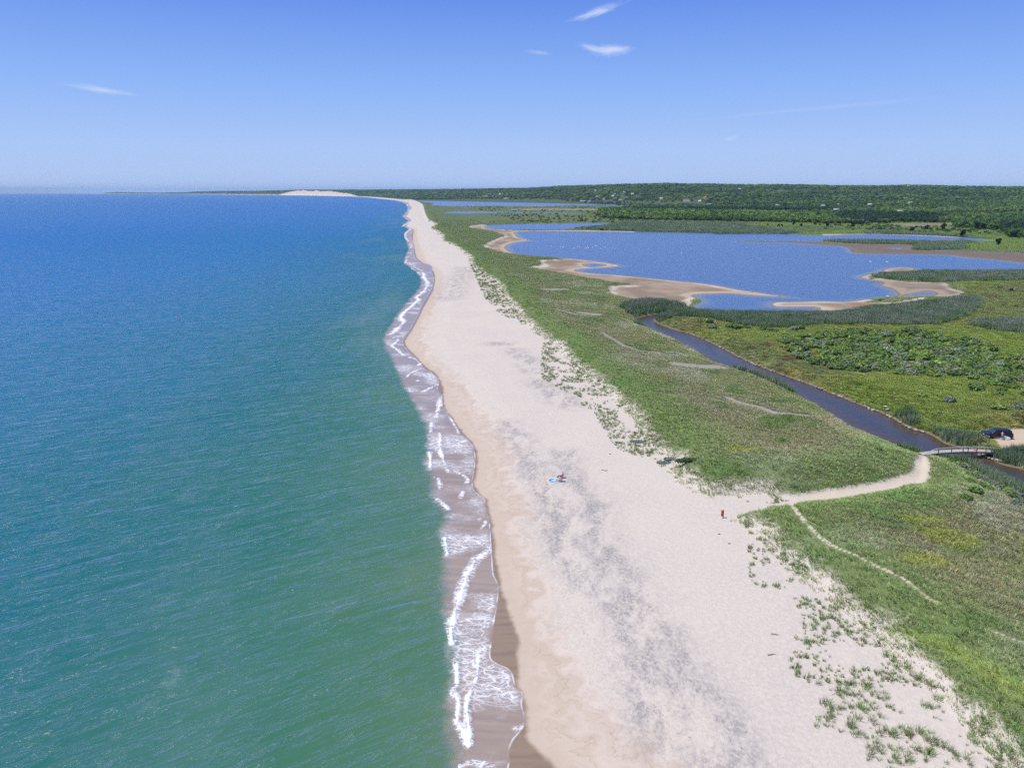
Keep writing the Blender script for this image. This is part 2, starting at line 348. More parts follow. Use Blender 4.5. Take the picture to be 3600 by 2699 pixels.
SWSCRUB = RG(W('R5', [(1780, 1195), (2000, 1300), (2211, 1440), (2500, 1700), (2500, 1900), (2211, 1620), (1960, 1400), (1820, 1290)], 1))
YPATCH = [(px('R5', 275, 1040), 3.2, 1.6), (px('R5', 340, 1160), 4.5, 2.6), (px('R7', 1430, 545), 5.0, 4.0), (px('R7', 1540, 370), 5, 3), (px('R5', 1600, 1620), 5, 2)]
YPATCH = [(unp(*p, 2.5), a, b) for p, a, b in YPATCH]

# skyline of the wooded hills: photo column -> row of the tree tops
SKY = np.array([(-3000, 690), (120, 684), (157, 678), (300, 675.5), (420, 673.5), (500, 675), (640, 676), (700, 672.5), (760, 671), (900, 670.5), (980, 669), (1040, 667), (1100, 667), (1200, 666.5), (1300, 665.5), (1450, 664.5),
                (1550, 664), (1680, 664), (1760, 662.5), (1850, 661.5), (1900, 659), (1950, 655.5), (2000, 653), (2100, 650.5), (2200, 648), (2330, 646), (2450, 648), (2600, 650), (2800, 652), (2950, 654), (3100, 655), (3200, 653),
                (3300, 655), (3400, 657), (3600, 658), (4500, 662), (9000, 664)], float)
TREE_H = 8.0

def pcol(X, Y):
    """photo column of a far point"""
    return 1800 + FPX * X / (Y * cp)

def terrain(X, Y, full=True):
    """height of the ground and the distances that its surface is made of"""
    X = np.asarray(X, np.float32); Y = np.asarray(Y, np.float32)
    D = np.hypot(X, Y)
    a = {}
    near = Y < 900
    sd = ring_dist(X, Y, LAND, 4000)
    # wrinkled outlines
    wob = (fbm(X, Y, 9.0, 3, 1) - 0.5)
    vg = np.maximum(ring_dist(X, Y, NORTH, 3000), ring_dist(X, Y, SOUTH, 200))
    lw = np.full(X.shape, -80.0, np.float32)
    wid = np.zeros(X.shape, np.int8)
    for k, (nm, r) in enumerate(WATERS):
        s = ring_dist(X, Y, r, 80)
        wid = np.where(s > lw, k, wid)
        lw = np.maximum(lw, s)
    lw = -lw                                        # positive on land
    fl = np.full(X.shape, -60.0, np.float32)
    fd = np.zeros(X.shape, np.float32)
    for k, r in enumerate(FLATS):
        s_ = ring_dist(X, Y, r, 60)
        fd = np.where(s_ > fl, (0, 0, 1, .45, 0, 0, 0, .5, 1)[k], fd).astype(np.float32)
        fl = np.maximum(fl, s_)
    pk = ring_dist(X, Y, PARKING, 60)
    tr = np.minimum(near_line(X, Y, TRAIL, 30), near_line(X, Y, TRAIL2, 30))
    wr = np.full(X.shape, 20.0, np.float32)
    for l, wd in zip(WRACK, WRACK_W):
        wr = np.minimum(wr, near_line(X, Y, l, 20) - wd)
    gg = np.full(X.shape, 9.0, np.float32)
    for l, wd in G_lines:
        gg = np.minimum(gg, near_line(X, Y, l, 60) / wd)
    cw = np.where(near, 0, 30).astype(np.float32)
    dd = np.where(near, 0, 60).astype(np.float32)
    def side(line, m):
        out = np.full(X.shape, 60.0, np.float32)
        l = np.asarray(line)
        s = (Y > l[:, 1].min() - 5) & (Y < l[:, 1].max() + 5) & (sd < 90)
        if s.any():
            q = np.vstack([l, [(-500, l[-1, 1]), (-500, l[0, 1])]])
            out[s] = -line_dist(X[s], Y[s], q, True, True)
        return out
    cw, dd = side(C_line, 60), side(D2_line, 60)
    # --- heights
    zb = np.where(sd < 14, 0.075 * sd, 1.05 + 0.03 * (sd - 14))
    zb = np.minimum(zb, 2.1 + 0.004 * np.maximum(sd, 0)) + 0.10 * (fbm(X, Y, 14, 3, 2) - 0.5) * sstep(4, 12, sd)
    zb = np.maximum(zb, -1.5)
    back = 1.25 + 0.35 * (fbm(X, Y, 40, 3, 3) - 0.5)
    seaward = sstep(95, 45, sd - 0) * 0 + sstep(150, 60, sd)     # how near the open beach
    crest = np.exp(-((vg - 9) / 10.0) ** 2) * (2.3 + 1.4 * (fbm(X, Y, 30, 3, 4) - 0.5)) * sstep(105, 60, np.where(Y < 300, sd, sd - (Y - 300) * .12)) * sstep(-1, 7, vg)
    scarp = sstep(-1.0, 1.5, vg + wob * 3) * 0.7 * sstep(170, 80, sd)
    hum = ((fbm(X, Y, 6.0, 4, 6) - 0.5) * 0.9 + (fbm(X, Y, 19.0, 3, 7) - 0.5) * 1.5 * sstep(160, 90, sd)) * sstep(0, 6, vg)
    inl = sstep(10, 70, vg)
    z = zb * (1 - sstep(25, 95, vg)) + back * sstep(25, 95, vg) + crest + scarp + hum * 0.6
    z = np.where(sd > 400, back + hum * 0.4, z)
    # flats, parking, trails, water beds
    z = z + (0.85 + 0.10 * (fbm(X, Y, 18, 2, 8) - 0.5) - z) * sstep(-4, 4, fl)
    z = z + (1.25 - z) * sstep(-4, 1, pk)
    z = z + (1.25 - z) * sstep(8.5, 4.5, np.hypot(X - CARX, Y - CARY))
    shore_w = np.clip(lw, -12, 14)
    bank = np.where(wid == 10, 0.5 + 0.30 * shore_w, 0.5 + 0.05 * shore_w)
    z = np.where(lw < 14, np.minimum(z, np.maximum(bank, -0.8)) , z)
    z = np.where((lw >= 0) & (z < 0.53) & (sd > 45), 0.53, z)
    z = np.where((sd > 60) & (lw > 0), np.maximum(z, 0.5 + np.minimum(0.04 * lw, 0.3)), z)
    # far hills and the far headland
    u = pcol(X, Y)
    ys = np.interp(u, SKY[:, 0], SKY[:, 1])
    Yc = np.interp(u, [1200, 1600, 2000, 2330, 3000, 3600, 6000], [8200, 6200, 5000, 4500, 4100, 3800, 3000])
    Y0 = np.interp(u, [1250, 1500, 1700, 2100, 2500, 3000, 3600, 6000], [5200, 3900, 3500, 2900, 2350, 1900, 1500, 1300])
    zc = CAM_Z + D * (EYE - ys) / FPX * 1.0 + D * D / RE - TREE_H
    zcc = CAM_Z + Yc * np.hypot(1, X / Y) * (EYE - ys) / FPX + Yc * Yc / RE - TREE_H
    s = np.clip((Y - Y0) / (Yc - Y0), 0, 1.35)
    prof = np.where(s < 1, s ** 1.25 * (1.9 - 0.9 * s), 1.0)
    n1 = (fbm(X, Y, 500, 4, 9) - 0.5) * 26 * np.clip(s * 4, 0, 1) * np.clip(1.15 - s, 0.25, 1)
    zr = np.maximum(zcc, 5) * np.clip(prof, 0, 1.0) + n1
    zr = np.where(Y > Yc, np.minimum(zr, zcc), zr)
    z = np.where((Y > Y0) & (u > 1250), np.maximum(z, 1 + zr * sstep(0, 0.12, s) * sstep(60, 700, sd)), z)
    lf = (u <= 1250) & (Y > 4800)
    cl = ((u > 985) & (u < 1258)).astype(np.float32) * sstep(6200, 7000, Y)
    cfr = np.interp(u, [960, 990, 1030, 1050, 1090, 1150, 1200, 1245, 1262], [.0, .35, .85, 1.0, .86, .84, .55, .2, .0]) * (0.8 + 0.4 * fbm(X, Y, 160, 3, 22))
    rise = np.where(cl > 0.5, np.clip(cfr * sstep(12, 110, sd) + (1 - cfr) * sstep(120, 900, sd), 0, 1), sstep(30, 260, sd) * 0.97 + 0.03)
    zl = np.maximum(zc, 3) * rise
    zl = zl + np.where(u < 700, 3, 0) * sstep(30, 200, sd)
    z = np.where(lf, np.where(sd > 0, np.maximum(zl, 0.02 * np.minimum(sd, 100)), -1.0), z)
    gully = (fbm(X * 2.2, Y, 120, 3, 12) - 0.5) * 26 * sstep(10, 60, sd) * sstep(400, 120, sd)
    z = np.where(lf & (cl > 0.5), z + gully * 0.8, z)
    z = np.where(sd < 0, np.minimum(zb, 0.075 * sd), z)
    vg = np.where(lf | (Y > 4300), sd - 45, vg)
    a.update(sd=sd, vg=vg + wob * np.where(sd < 70, 2.0, np.where(Y < 250, .7, 5)), lw=lw, fl=fl, pk=pk, tr=tr, wr=wr, gg=gg, cw=cw, dd=dd, cl=cl * sstep(190, 120, sd), wid=wid, fd=fd, ph=ring_dist(X, Y, PATHZONE, 30), hill=np.where(lf, sstep(60, 200, sd), np.where(Y > Y0 - 200, 1.0, 0.0)))
    return z, a

def heights(xs, ys):
    X, Y = np.array(xs, np.float32), np.array(ys, np.float32)
    return terrain(X, Y)[0] - curve_drop(X, Y)

def curve_drop(X, Y):
    return (X * X + Y * Y) / RE

def place_many(uvs):
    """where the sight lines of photo pixels meet the ground"""
    X, Y, Z = [], [], []
    for u, v in uvs:
        d = ray(u, v)
        ts = np.geomspace(60, 14000, 500) / math.hypot(d[0], d[1])
        X.append(d[0] * ts); Y.append(d[1] * ts); Z.append(CAM_Z + d[2] * ts)
    X, Y, Z = np.array(X), np.array(Y), np.array(Z)
    z = terrain(X.ravel(), Y.ravel())[0].reshape(X.shape) - curve_drop(X, Y)
    out = []
    for k in range(len(uvs)):
        hit = np.nonzero(Z[k] < z[k])[0]
        i = hit[0] if len(hit) else Z.shape[1] - 1
        j = max(i - 1, 0)
        da, db = Z[k, j] - z[k, j], Z[k, i] - z[k, i]
        t = da / (da - db) if da != db else 0
        out.append((X[k, j] + (X[k, i] - X[k, j]) * t, Y[k, j] + (Y[k, i] - Y[k, j]) * t, z[k, j] + (z[k, i] - z[k, j]) * t))
    return out

# ------------------------------------------------------------------ small helpers
def tag(o, label=None, cat=None, group=None, kind=None):
    if label: o['label'] = label
    if cat: o['category'] = cat
    if group: o['group'] = group
    if kind: o['kind'] = kind
    return o

def link(name, data, parent=None, loc=None, rot=None):
    o = bpy.data.objects.new(name, data)
    scene.collection.objects.link(o)
    if parent is not None: o.parent = parent
    if loc is not None: o.location = loc
    if rot is not None: o.rotation_euler = rot
    return o

def mesh_np(name, V, F, mat=None, smooth=True, attrs=None):
    me = bpy.data.meshes.new(name)
    V = np.asarray(V, np.float32); F = np.asarray(F, np.int32)
    me.vertices.add(len(V)); me.vertices.foreach_set('co', V.ravel())
    k = F.shape[1]
    me.loops.add(F.size); me.loops.foreach_set('vertex_index', F.ravel())
    me.polygons.add(len(F)); me.polygons.foreach_set('loop_start', np.arange(0, F.size, k, dtype=np.int32))
    me.polygons.foreach_set('loop_total', np.full(len(F), k, np.int32))
    if smooth: me.polygons.foreach_set('use_smooth', np.ones(len(F), bool))
    for nm, v in (attrs or {}).items():
        v = np.asarray(v, np.float32)
        if v.ndim == 1:
            at = me.attributes.new(nm, 'FLOAT', 'POINT'); at.data.foreach_set('value', v)
        else:
            at = me.attributes.new(nm, 'FLOAT_VECTOR', 'POINT'); at.data.foreach_set('vector', v.ravel())
    me.update(calc_edges=True)
    if mat: me.materials.append(mat)
    return me

class NT:
    """short hand for building node trees"""
    def __init__(s, name):
        s.m = bpy.data.materials.new(name); s.m.use_nodes = True
        s.t = s.m.node_tree; s.t.nodes.clear()
        s.out = s.t.nodes.new('ShaderNodeOutputMaterial')
    def node(s, typ, ins=None, **props):
        n = s.t.nodes.new(typ)
        for k, v in props.items(): setattr(n, k, v)
        for k, v in (ins or {}).items(): s.set(n.inputs[k], v)
        return n
    def set(s, sock, v):
        if isinstance(v, bpy.types.NodeSocket): s.t.links.new(v, sock)
        else: sock.default_value = v
    def attr(s, name, typ='GEOMETRY', vec=False):
        n = s.node('ShaderNodeAttribute', attribute_name=name, attribute_type=typ)
        return n.outputs['Vector' if vec else 'Fac']
    def math(s, op, a, b=0.0, c=None, clamp=False):
        n = s.node('ShaderNodeMath', operation=op, use_clamp=clamp)
        s.set(n.inputs[0], a); s.set(n.inputs[1], b)
        if c is not None: s.set(n.inputs[2], c)
        return n.outputs[0]
    def add(s, a, b): return s.math('ADD', a, b)
    def mul(s, a, b): return s.math('MULTIPLY', a, b)
    def sub(s, a, b): return s.math('SUBTRACT', a, b)
    def step(s, x, lo, hi, o0=0.0, o1=1.0):
        n = s.node('ShaderNodeMapRange', interpolation_type='SMOOTHSTEP')
        s.set(n.inputs['Value'], x)
        for k, v in (('From Min', lo), ('From Max', hi), ('To Min', o0), ('To Max', o1)): s.set(n.inputs[k], v)
        return n.outputs[0]
    def pos(s):
        return s.node('ShaderNodeNewGeometry').outputs['Position']
    def scale(s, vec, sc, rot=0.0):
        n = s.node('ShaderNodeMapping', vector_type='TEXTURE'); s.set(n.inputs['Vector'], vec)   # turns first, then stretches
        n.inputs['Rotation'].default_value = (0, 0, rot); n.inputs['Scale'].default_value = tuple(1.0 / v for v in sc)
        return n.outputs[0]
    def noise(s, vec, sc, det=4.0, rough=0.55, dist=0.0, col=False):
        n = s.node('ShaderNodeTexNoise', {'Vector': vec, 'Scale': sc, 'Detail': det, 'Roughness': rough, 'Distortion': dist})
        return n.outputs['Color' if col else 'Fac']
    def voro(s, vec, sc, feature='F1', rnd=1.0):
        n = s.node('ShaderNodeTexVoronoi', {'Vector': vec, 'Scale': sc, 'Randomness': rnd}, feature=feature)
        return n.outputs['Distance']
    def mix(s, f, a, b, mode='MIX'):
        n = s.node('ShaderNodeMix', data_type='RGBA', blend_type=mode, clamp_factor=True)
        fs = [i for i in n.inputs if i.name == 'Factor' and i.type == 'VALUE'][0]
        ca = [i for i in n.inputs if i.name == 'A' and i.type == 'RGBA'][0]; cb = [i for i in n.inputs if i.name == 'B' and i.type == 'RGBA'][0]
        s.set(fs, f)
        for q, v in ((ca, a), (cb, b)):
            s.set(q, (*v, 1.0) if isinstance(v, tuple) and len(v) == 3 else v)
        return [o for o in n.outputs if o.type == 'RGBA'][0]
    def bump(s, h, strength=0.5, dist=0.1, normal=None):
        n = s.node('ShaderNodeBump', {'Height': h, 'Strength': strength, 'Distance': dist})
        if normal is not None: s.set(n.inputs['Normal'], normal)
        return n.outputs[0]
    def water(s, col, rough, normal, gain):
        d = s.node('ShaderNodeBsdfDiffuse', {'Color': col})   # light scattered back from within the water does not follow the ripples
        g = s.node('ShaderNodeBsdfGlossy', {'Roughness': rough, 'Normal': normal, 'Color': (1, 1, 1, 1)})
        f = s.node('ShaderNodeFresnel', {'IOR': 1.33, 'Normal': normal}).outputs[0]
        m = s.node('ShaderNodeMixShader', {0: s.math('MULTIPLY', f, gain), 1: d.outputs[0], 2: g.outputs[0]})
        s.t.links.new(m.outputs[0], s.out.inputs['Surface'])
    def bsdf(s, col, rough=0.8, spec=0.3, normal=None, **kw):
        ins = {'Base Color': (*col, 1.0) if isinstance(col, tuple) and len(col) == 3 else col, 'Roughness': rough, 'Specular IOR Level': spec}
        if normal is not None: ins['Normal'] = normal
        ins.update(kw)
        n = s.node('ShaderNodeBsdfPrincipled', ins)
        s.t.links.new(n.outputs[0], s.out.inputs['Surface'])
        return n

def plain(name, col, rough=0.6, spec=0.4, var=0.12, sc=6.0, metal=0.0):
    n = NT(name)
    tc = n.node('ShaderNodeTexCoord').outputs['Object']
    f = n.noise(tc, sc, 4)
    c = n.mix(n.step(f, 0.3, 0.7), tuple(v * (1 - var) for v in col), tuple(min(v * (1 + var), 1) for v in col))
    b = n.bsdf(c, rough, spec)
    b.inputs['Metallic'].default_value = metal
    return n.m

# ------------------------------------------------------------------ ground, water and sea surfaces
def veg_look(X, Y, a):
    """what grows where: base colour, grass height, kind 0 dune grass / 1 marsh / 2 reeds / 3 woodland"""
    n1, n2, n3 = fbm(X, Y, 22, 4, 31), fbm(X, Y, 7, 4, 32), fbm(X, Y, 60, 3, 33)
    C = lambda r, g, b: np.array([r, g, b], np.float32)
    def mx(c, d, f): return c * (1 - f[:, None]) + d * f[:, None]
    base = np.ones((len(X), 3), np.float32) * C(0.118, 0.136, 0.058)
    base = mx(base, C(0.138, 0.148, 0.074), sstep(0.48, 0.68, n1))
    base = mx(base, C(0.068, 0.112, 0.034), sstep(0.52, 0.72, n2))
    base = mx(base, C(0.19, 0.20, 0.135), sstep(0.56, 0.74, fbm(X, Y, 14, 4, 34)) * 0.7)
    lush = np.exp(-((a['vg'] - 5) / 7.0) ** 2) * sstep(200, 60, a['sd'])
    base = mx(base, C(0.100, 0.165, 0.048), np.clip(lush * 0.55, 0, 1))
    drybelt = np.exp(-((a['vg'] - 18) / 6.0) ** 2) * sstep(200, 60, a['sd'])
    base = mx(base, C(0.125, 0.12, 0.072), np.clip(drybelt * 0.4 * sstep(0.35, 0.6, n3 + 0.1), 0, 1))
    far = sstep(200, 650, Y)
    base = mx(base, C(0.075, 0.112, 0.040), far * 0.75)
    for (c, ra, rb) in YPATCH:
        e = 1 - np.hypot((X - c[0]) / ra, (Y - c[1]) / rb) + (n2 - 0.5) * 1.6
        base = mx(base, C(0.155, 0.185, 0.022), sstep(0.05, 0.6, e) * 0.55)
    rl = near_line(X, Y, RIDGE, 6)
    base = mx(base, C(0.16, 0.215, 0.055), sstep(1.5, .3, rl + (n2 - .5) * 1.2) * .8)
    ms = ring_dist(X, Y, MARSH, 30)
    m = sstep(-2, 3, ms)
    mcol = np.ones((len(X), 3), np.float32) * C(0.106, 0.132, 0.046)
    mcol = mx(mcol, C(0.185, 0.175, 0.055), sstep(0.42, 0.58, n1) * sstep(330, 210, Y))
    mcol = mx(mcol, C(0.085, 0.075, 0.035), sstep(0.60, 0.75, n2))
    mcol = mx(mcol, C(0.115, 0.160, 0.034), sstep(0.5, 0.7, n3))
    base = mx(base, mcol, m)
    # meadow behind the lagoon
    meadow = sstep(640, 700, Y) * sstep(120, 200, X)
    mm = np.ones((len(X), 3), np.float32) * C(0.088, 0.135, 0.028)
    mm = mx(mm, C(0.065, 0.10, 0.035), sstep(0.45, 0.65, n3))
    base = mx(base, mm, meadow * 0.9)
    kind = np.where(m > 0.5, 1, 0)
    rd = np.full(X.shape, -20, np.float32)
    for r in REEDS: rd = np.maximum(rd, ring_dist(X, Y, r, 20))
    rr = sstep(-1.5, 1.5, rd + (n2 - 0.5) * 4)
    rcol = np.ones((len(X), 3), np.float32) * C(0.070, 0.100, 0.058)
    rcol = mx(rcol, C(0.094, 0.108, 0.078), sstep(0.44, 0.66, fbm(X, Y * 2, 26, 3, 41)))
    rcol = mx(rcol, C(0.05, 0.085, 0.036), sstep(0.5, 0.7, n2))
    base = mx(base, rcol, rr)
    kind = np.where(rr > 0.5, 2, kind)
    hill = a['hill'] > 0.5
    wood = np.ones((len(X), 3), np.float32) * C(0.045, 0.075, 0.026)
    base = mx(base, wood, hill.astype(np.float32))
    kind = np.where(hill, 3, kind)
    return base, kind, rd

def fan_grid(y0, y1, step, cols):
    rows = np.exp(np.arange(math.log(y0), math.log(y1), step))
    T, R = np.meshgrid(np.asarray(cols), rows)
    X = (T * R).astype(np.float32); Y = R.astype(np.float32)
    nr, nc = X.shape
    idx = np.arange(nr * nc, dtype=np.int32).reshape(nr, nc)
    F = np.stack([idx[:-1, :-1], idx[:-1, 1:], idx[1:, 1:], idx[1:, :-1]], -1).reshape(-1, 4)
    return X.ravel(), Y.ravel(), F

def compact(keepF, V, attrs):
    used = np.unique(keepF)
    m = np.full(len(V), -1, np.int32); m[used] = np.arange(len(used))
    return V[used], m[keepF], {k: v[used] for k, v in attrs.items()}

gcols = np.concatenate([np.arange(-0.80, -0.21, 0.008), np.arange(-0.21, 0.72, 0.0021), np.arange(0.72, 1.5, 0.008)])
GX, GY, GF = fan_grid(34, 16000, 0.0068, gcols)
GZ, GA = terrain(GX, GY)
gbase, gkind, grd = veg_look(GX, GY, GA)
gdrop = curve_drop(GX, GY)
GV = np.stack([GX, GY, GZ - gdrop], -1)
keep = (GA['sd'][GF] > -22).any(1)
gattr = {k: GA[k] for k in ('sd', 'vg', 'lw', 'fl', 'pk', 'tr', 'wr', 'gg', 'cw', 'dd', 'cl', 'ph', 'fd')}
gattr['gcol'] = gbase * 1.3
gattr['wid'] = (GA['wid'] == 10).astype(np.float32)
gv, gf, gat = compact(GF[keep], GV, gattr)

def ground_material():
    n = NT('ground_surface')
    P = n.pos()
    nz_l, nz_m, nz_s = n.noise(P, 0.06, 3), n.noise(P, 0.35, 4), n.noise(P, 2.0, 3)
    nz_f = n.noise(P, 6.0, 1)
    c0 = lambda x: n.sub(x, 0.5)
    # dry sand with trampled relief
    sand = n.mix(n.step(nz_l, 0.35, 0.65), (0.535, 0.476, 0.404), (0.50, 0.452, 0.394))
    sand = n.mix(n.step(nz_s, 0.35, 0.75), sand, (0.585, 0.52, 0.44))
    sand = n.mix(n.mul(n.step(nz_f, 0.6, 0.8), 0.35), sand, (0.35, 0.31, 0.27))
    # damp zone below the berm, with scalloped edges and faint swash marks
    dd, cw = n.attr('dd'), n.attr('cw')
    ddn = n.add(dd, n.add(n.mul(c0(nz_m), 9.0), n.mul(c0(nz_l), 10.0)))
    damp = n.mix(n.step(nz_m, 0.35, 0.7), (0.50, 0.415, 0.335), (0.545, 0.462, 0.383))
    streak = n.noise(n.scale(P, (0.06, 1.2, 1)), 1.0, 4)
    damp = n.mix(n.mul(n.step(streak, 0.5, 0.75), 0.4), damp, (0.46, 0.37, 0.28))
    col = n.mix(n.step(ddn, 1.5, -1.5), sand, damp)
    lowdamp = n.step(n.add(cw, n.mul(c0(nz_m), 5.0)), 6.5, 3.0)
    col = n.mix(n.mul(lowdamp, 0.55), col, (0.46, 0.365, 0.27))
    for per, w, k in ((6.3, 0.028, 0.5), (4.1, 0.03, 0.35)):
        ph = n.math('FRACT', n.math('DIVIDE', n.add(ddn, per * 40), per))
        ln = n.step(n.math('ABSOLUTE', n.sub(ph, 0.5)), w, 0.0)
        band = n.mul(n.step(dd, 8, 0), n.step(cw, 0.5, 3))
        col = n.mix(n.mul(n.mul(ln, band), k), col, (0.36, 0.27, 0.19))
        side = n.mul(n.step(ph, 0.5, 0.9), band)
        col = n.mix(n.mul(side, 0.22), col, (0.63, 0.56, 0.49))
    # dark mineral sand and debris
    gg = n.attr('gg')
    gst = n.noise(n.scale(P, (0.36, 0.17, 1), -0.12), 1.0, 8, 0.74, 0.4)
    gsp = n.noise(n.scale(P, (2.6, 1.3, 1), 0.4), 1.0, 4, 0.7)
    gm = n.mul(n.step(gg, 1.5, 0.0), n.step(gst, 0.40, 0.62))
    gm2 = n.mul(n.step(gg, 1.9, 0.2), n.mul(n.step(gsp, 0.60, 0.72), n.step(gst, 0.3, 0.55)))
    fine = n.noise(n.scale(P, (2.6, 1.7, 1), .2), 1.0, 3, .75)
    gm = n.mul(gm, n.step(fine, .36, .60, .22, 1.0))
    col = n.mix(n.mul(gm, 0.8), col, (0.20, 0.197, 0.207))
    col = n.mix(n.mul(gm2, 0.75), col, (0.13, 0.125, 0.14))
    # wrack specks along the berm
    sp = n.noise(P, 3.4, 2, 0.8)
    bm = n.mul(n.step(n.math('ABSOLUTE', n.sub(ddn, 2.0)), 7.0, 0.0), n.step(sp, 0.63, 0.71))
    col = n.mix(n.mul(bm, 0.6), col, (0.16, 0.12, 0.10))
    # wet sand
    cwn = n.add(cw, n.mul(c0(nz_m), 1.2))
    wet = n.step(cwn, 0.5, -0.25)
    wcol = n.mix(n.step(streak, 0.4, 0.7), (0.27, 0.195, 0.125), (0.22, 0.155, 0.105))
    col = n.mix(wet, col, wcol)
    sd = n.attr('sd')
    # flats by the lagoon
    fl, lw = n.attr('fl'), n.attr('lw')
    mudn = n.noise(n.scale(P, (1, 0.6, 1)), 0.035, 5)
    mud = n.mix(n.step(mudn, 0.40, 0.56), (0.33, 0.26, 0.19), (0.235, 0.18, 0.125))
    mud = n.mix(n.mul(n.step(n.noise(P, 0.022, 4), 0.55, 0.68), 0.7), mud, (0.31, 0.175, 0.10))
    mud = n.mix(n.step(n.add(lw, n.mul(c0(nz_l), 10)), 8, 3), mud, (0.43, 0.34, 0.245))
    mud = n.mix(n.step(n.add(fl, n.mul(c0(nz_l), 16)), 5.5, 1.0), mud, (0.52, 0.455, 0.37))
    mud = n.mix(n.step(lw, 1.6, 0.3), mud, (0.22, 0.165, 0.11))
    mud = n.mix(n.mul(n.attr('fd'), .85), mud, n.mix(mudn, (0.115, 0.095, 0.08), (0.165, 0.13, 0.10)))
    flm = n.step(n.add(fl, n.mul(c0(nz_m), 3)), -0.8, 0.8)
    # vegetated ground
    gcol = n.attr('gcol', vec=True)
    veg = n.mix(n.step(nz_s, 0.3, 0.75), n.mix(0.3, gcol, (0.11, 0.10, 0.05)), gcol)
    veg = n.mix(n.mul(n.step(nz_f, 0.52, 0.75), 0.2), veg, (0.20, 0.18, 0.10))
    hsp = n.noise(P, 0.02, 6)
    veg = n.mix(n.mul(n.step(hsp, 0.5, 0.65), 0.35), veg, (0.055, 0.085, 0.03))
    vg = n.attr('vg')
    vm = n.step(n.add(vg, n.add(n.mul(c0(nz_s), 2.4), n.mul(n.mul(c0(nz_m), 4.5), n.step(n.attr('ph'), -2, -6)))), n.step(n.attr('ph'), -6, -2, 1.0, -.4), n.step(n.attr('ph'), -6, -2, 3.0, .8))
    col = n.mix(vm, col, veg)
    tr = n.attr('tr')
    tsand = n.mix(nz_s, (0.52, 0.45, 0.34), (0.57, 0.50, 0.40))
    tm = n.mul(n.step(n.add(tr, n.mul(c0(nz_s), 1.0)), 0.36, 0.12), n.step(nz_m, 0.30, 0.45, 0.1, .85))
    col = n.mix(tm, col, tsand)
    paths = n.mul(n.step(n.attr('ph'), -1.5, 1.5), n.sub(1.0, vm))
    col = n.mix(n.mul(paths, .8), col, n.mix(nz_s, (0.53, 0.45, 0.345), (0.57, 0.49, 0.385)))
    wr = n.attr('wr')
    wcol2 = n.mix(nz_f, (0.26, 0.23, 0.20), (0.36, 0.33, 0.29))
    col = n.mix(n.mul(n.step(n.add(wr, n.mul(c0(nz_m), 1.5)), 0.3, -0.4), n.step(nz_s, 0.3, 0.5)), col, wcol2)
    col = n.mix(n.step(n.add(n.attr('pk'), n.mul(c0(nz_s), 1.2)), -0.3, 0.3), col, n.mix(nz_m, (0.53, 0.43, 0.31), (0.47, 0.375, 0.27)))
    col = n.mix(flm, col, mud)
    # creek banks: bare earth
    bank = n.mul(n.attr('wid'), n.step(n.add(lw, n.mul(c0(nz_m), 2.0)), 1.2, 0.4))
    col = n.mix(bank, col, n.mix(nz_s, (0.14, 0.10, 0.065), (0.24, 0.19, 0.13)))
    # bare cliffs on the far shore
    cln = n.noise(n.scale(P, (1.6, 0.5, 0.5)), 0.012, 5)
    col = n.mix(n.step(n.add(n.attr('cl'), n.mul(c0(cln), 1.2)), 0.45, 0.6), col, n.mix(cln, (0.60, 0.53, 0.43), (0.50, 0.42, 0.33)))
    farbeach = n.mul(n.step(sd, 60, 35), n.step(n.node('ShaderNodeSeparateXYZ', {0: P}).outputs[1], 4200, 4800))
    col = n.mix(farbeach, col, (0.60, 0.54, 0.46))
    rough = n.math('SUBTRACT', 0.95, n.mul(wet, 0.62))
    hgt = n.add(n.mul(nz_s, 0.5), n.add(n.mul(nz_f, 0.22), n.mul(nz_m, 0.4)))
    dryness = n.mul(n.step(ddn, -3, 6), n.sub(1.0, wet))
    b = n.bump(n.mul(hgt, n.add(0.12, n.mul(dryness, 0.88))), 0.75, 0.24)
    n.bsdf(col, rough, n.add(0.12, n.mul(wet, 0.5)), b)
    return n.m

ground = link('ground', mesh_np('ground', gv, gf, ground_material(), True, gat))
tag(ground, 'sandy beach, dunes, marsh and low wooded hills of the shore', kind='structure')

# standing water reuses the cells of the ground that lie under it
def still_water_material(name, deep, shallow, rough, wave):
    n = NT(name)
    P = n.pos()
    lw = n.attr('lw')
    col = n.mix(n.step(n.add(lw, n.mul(n.sub(n.noise(P, 0.08, 3), 0.5), 6)), -7.0, 0.2), deep, shallow)
    w1 = n.noise(n.scale(P, (0.5, 1.6, 1), 0.25), 1.1, 4, 0.6)
    w2 = n.noise(n.scale(P, (0.30, 0.22, 1), 0.25), 1.0, 5, 0.7)
    b = n.bump(n.add(n.mul(w1, 0.3), n.mul(w2, n.step(lw, 0.0, -9.0, .15, 1.0))), wave, 1.6)
    n.water(col, rough, b, 0.85)
    return n.m
mat_lagoon = still_water_material('lagoon_water', (0.058, 0.122, 0.262), (0.18, 0.19, 0.18), 0.22, 0.55)
mat_creek = still_water_material('creek_water', (0.042, 0.048, 0.062), (0.075, 0.052, 0.026), 0.10, 0.14)
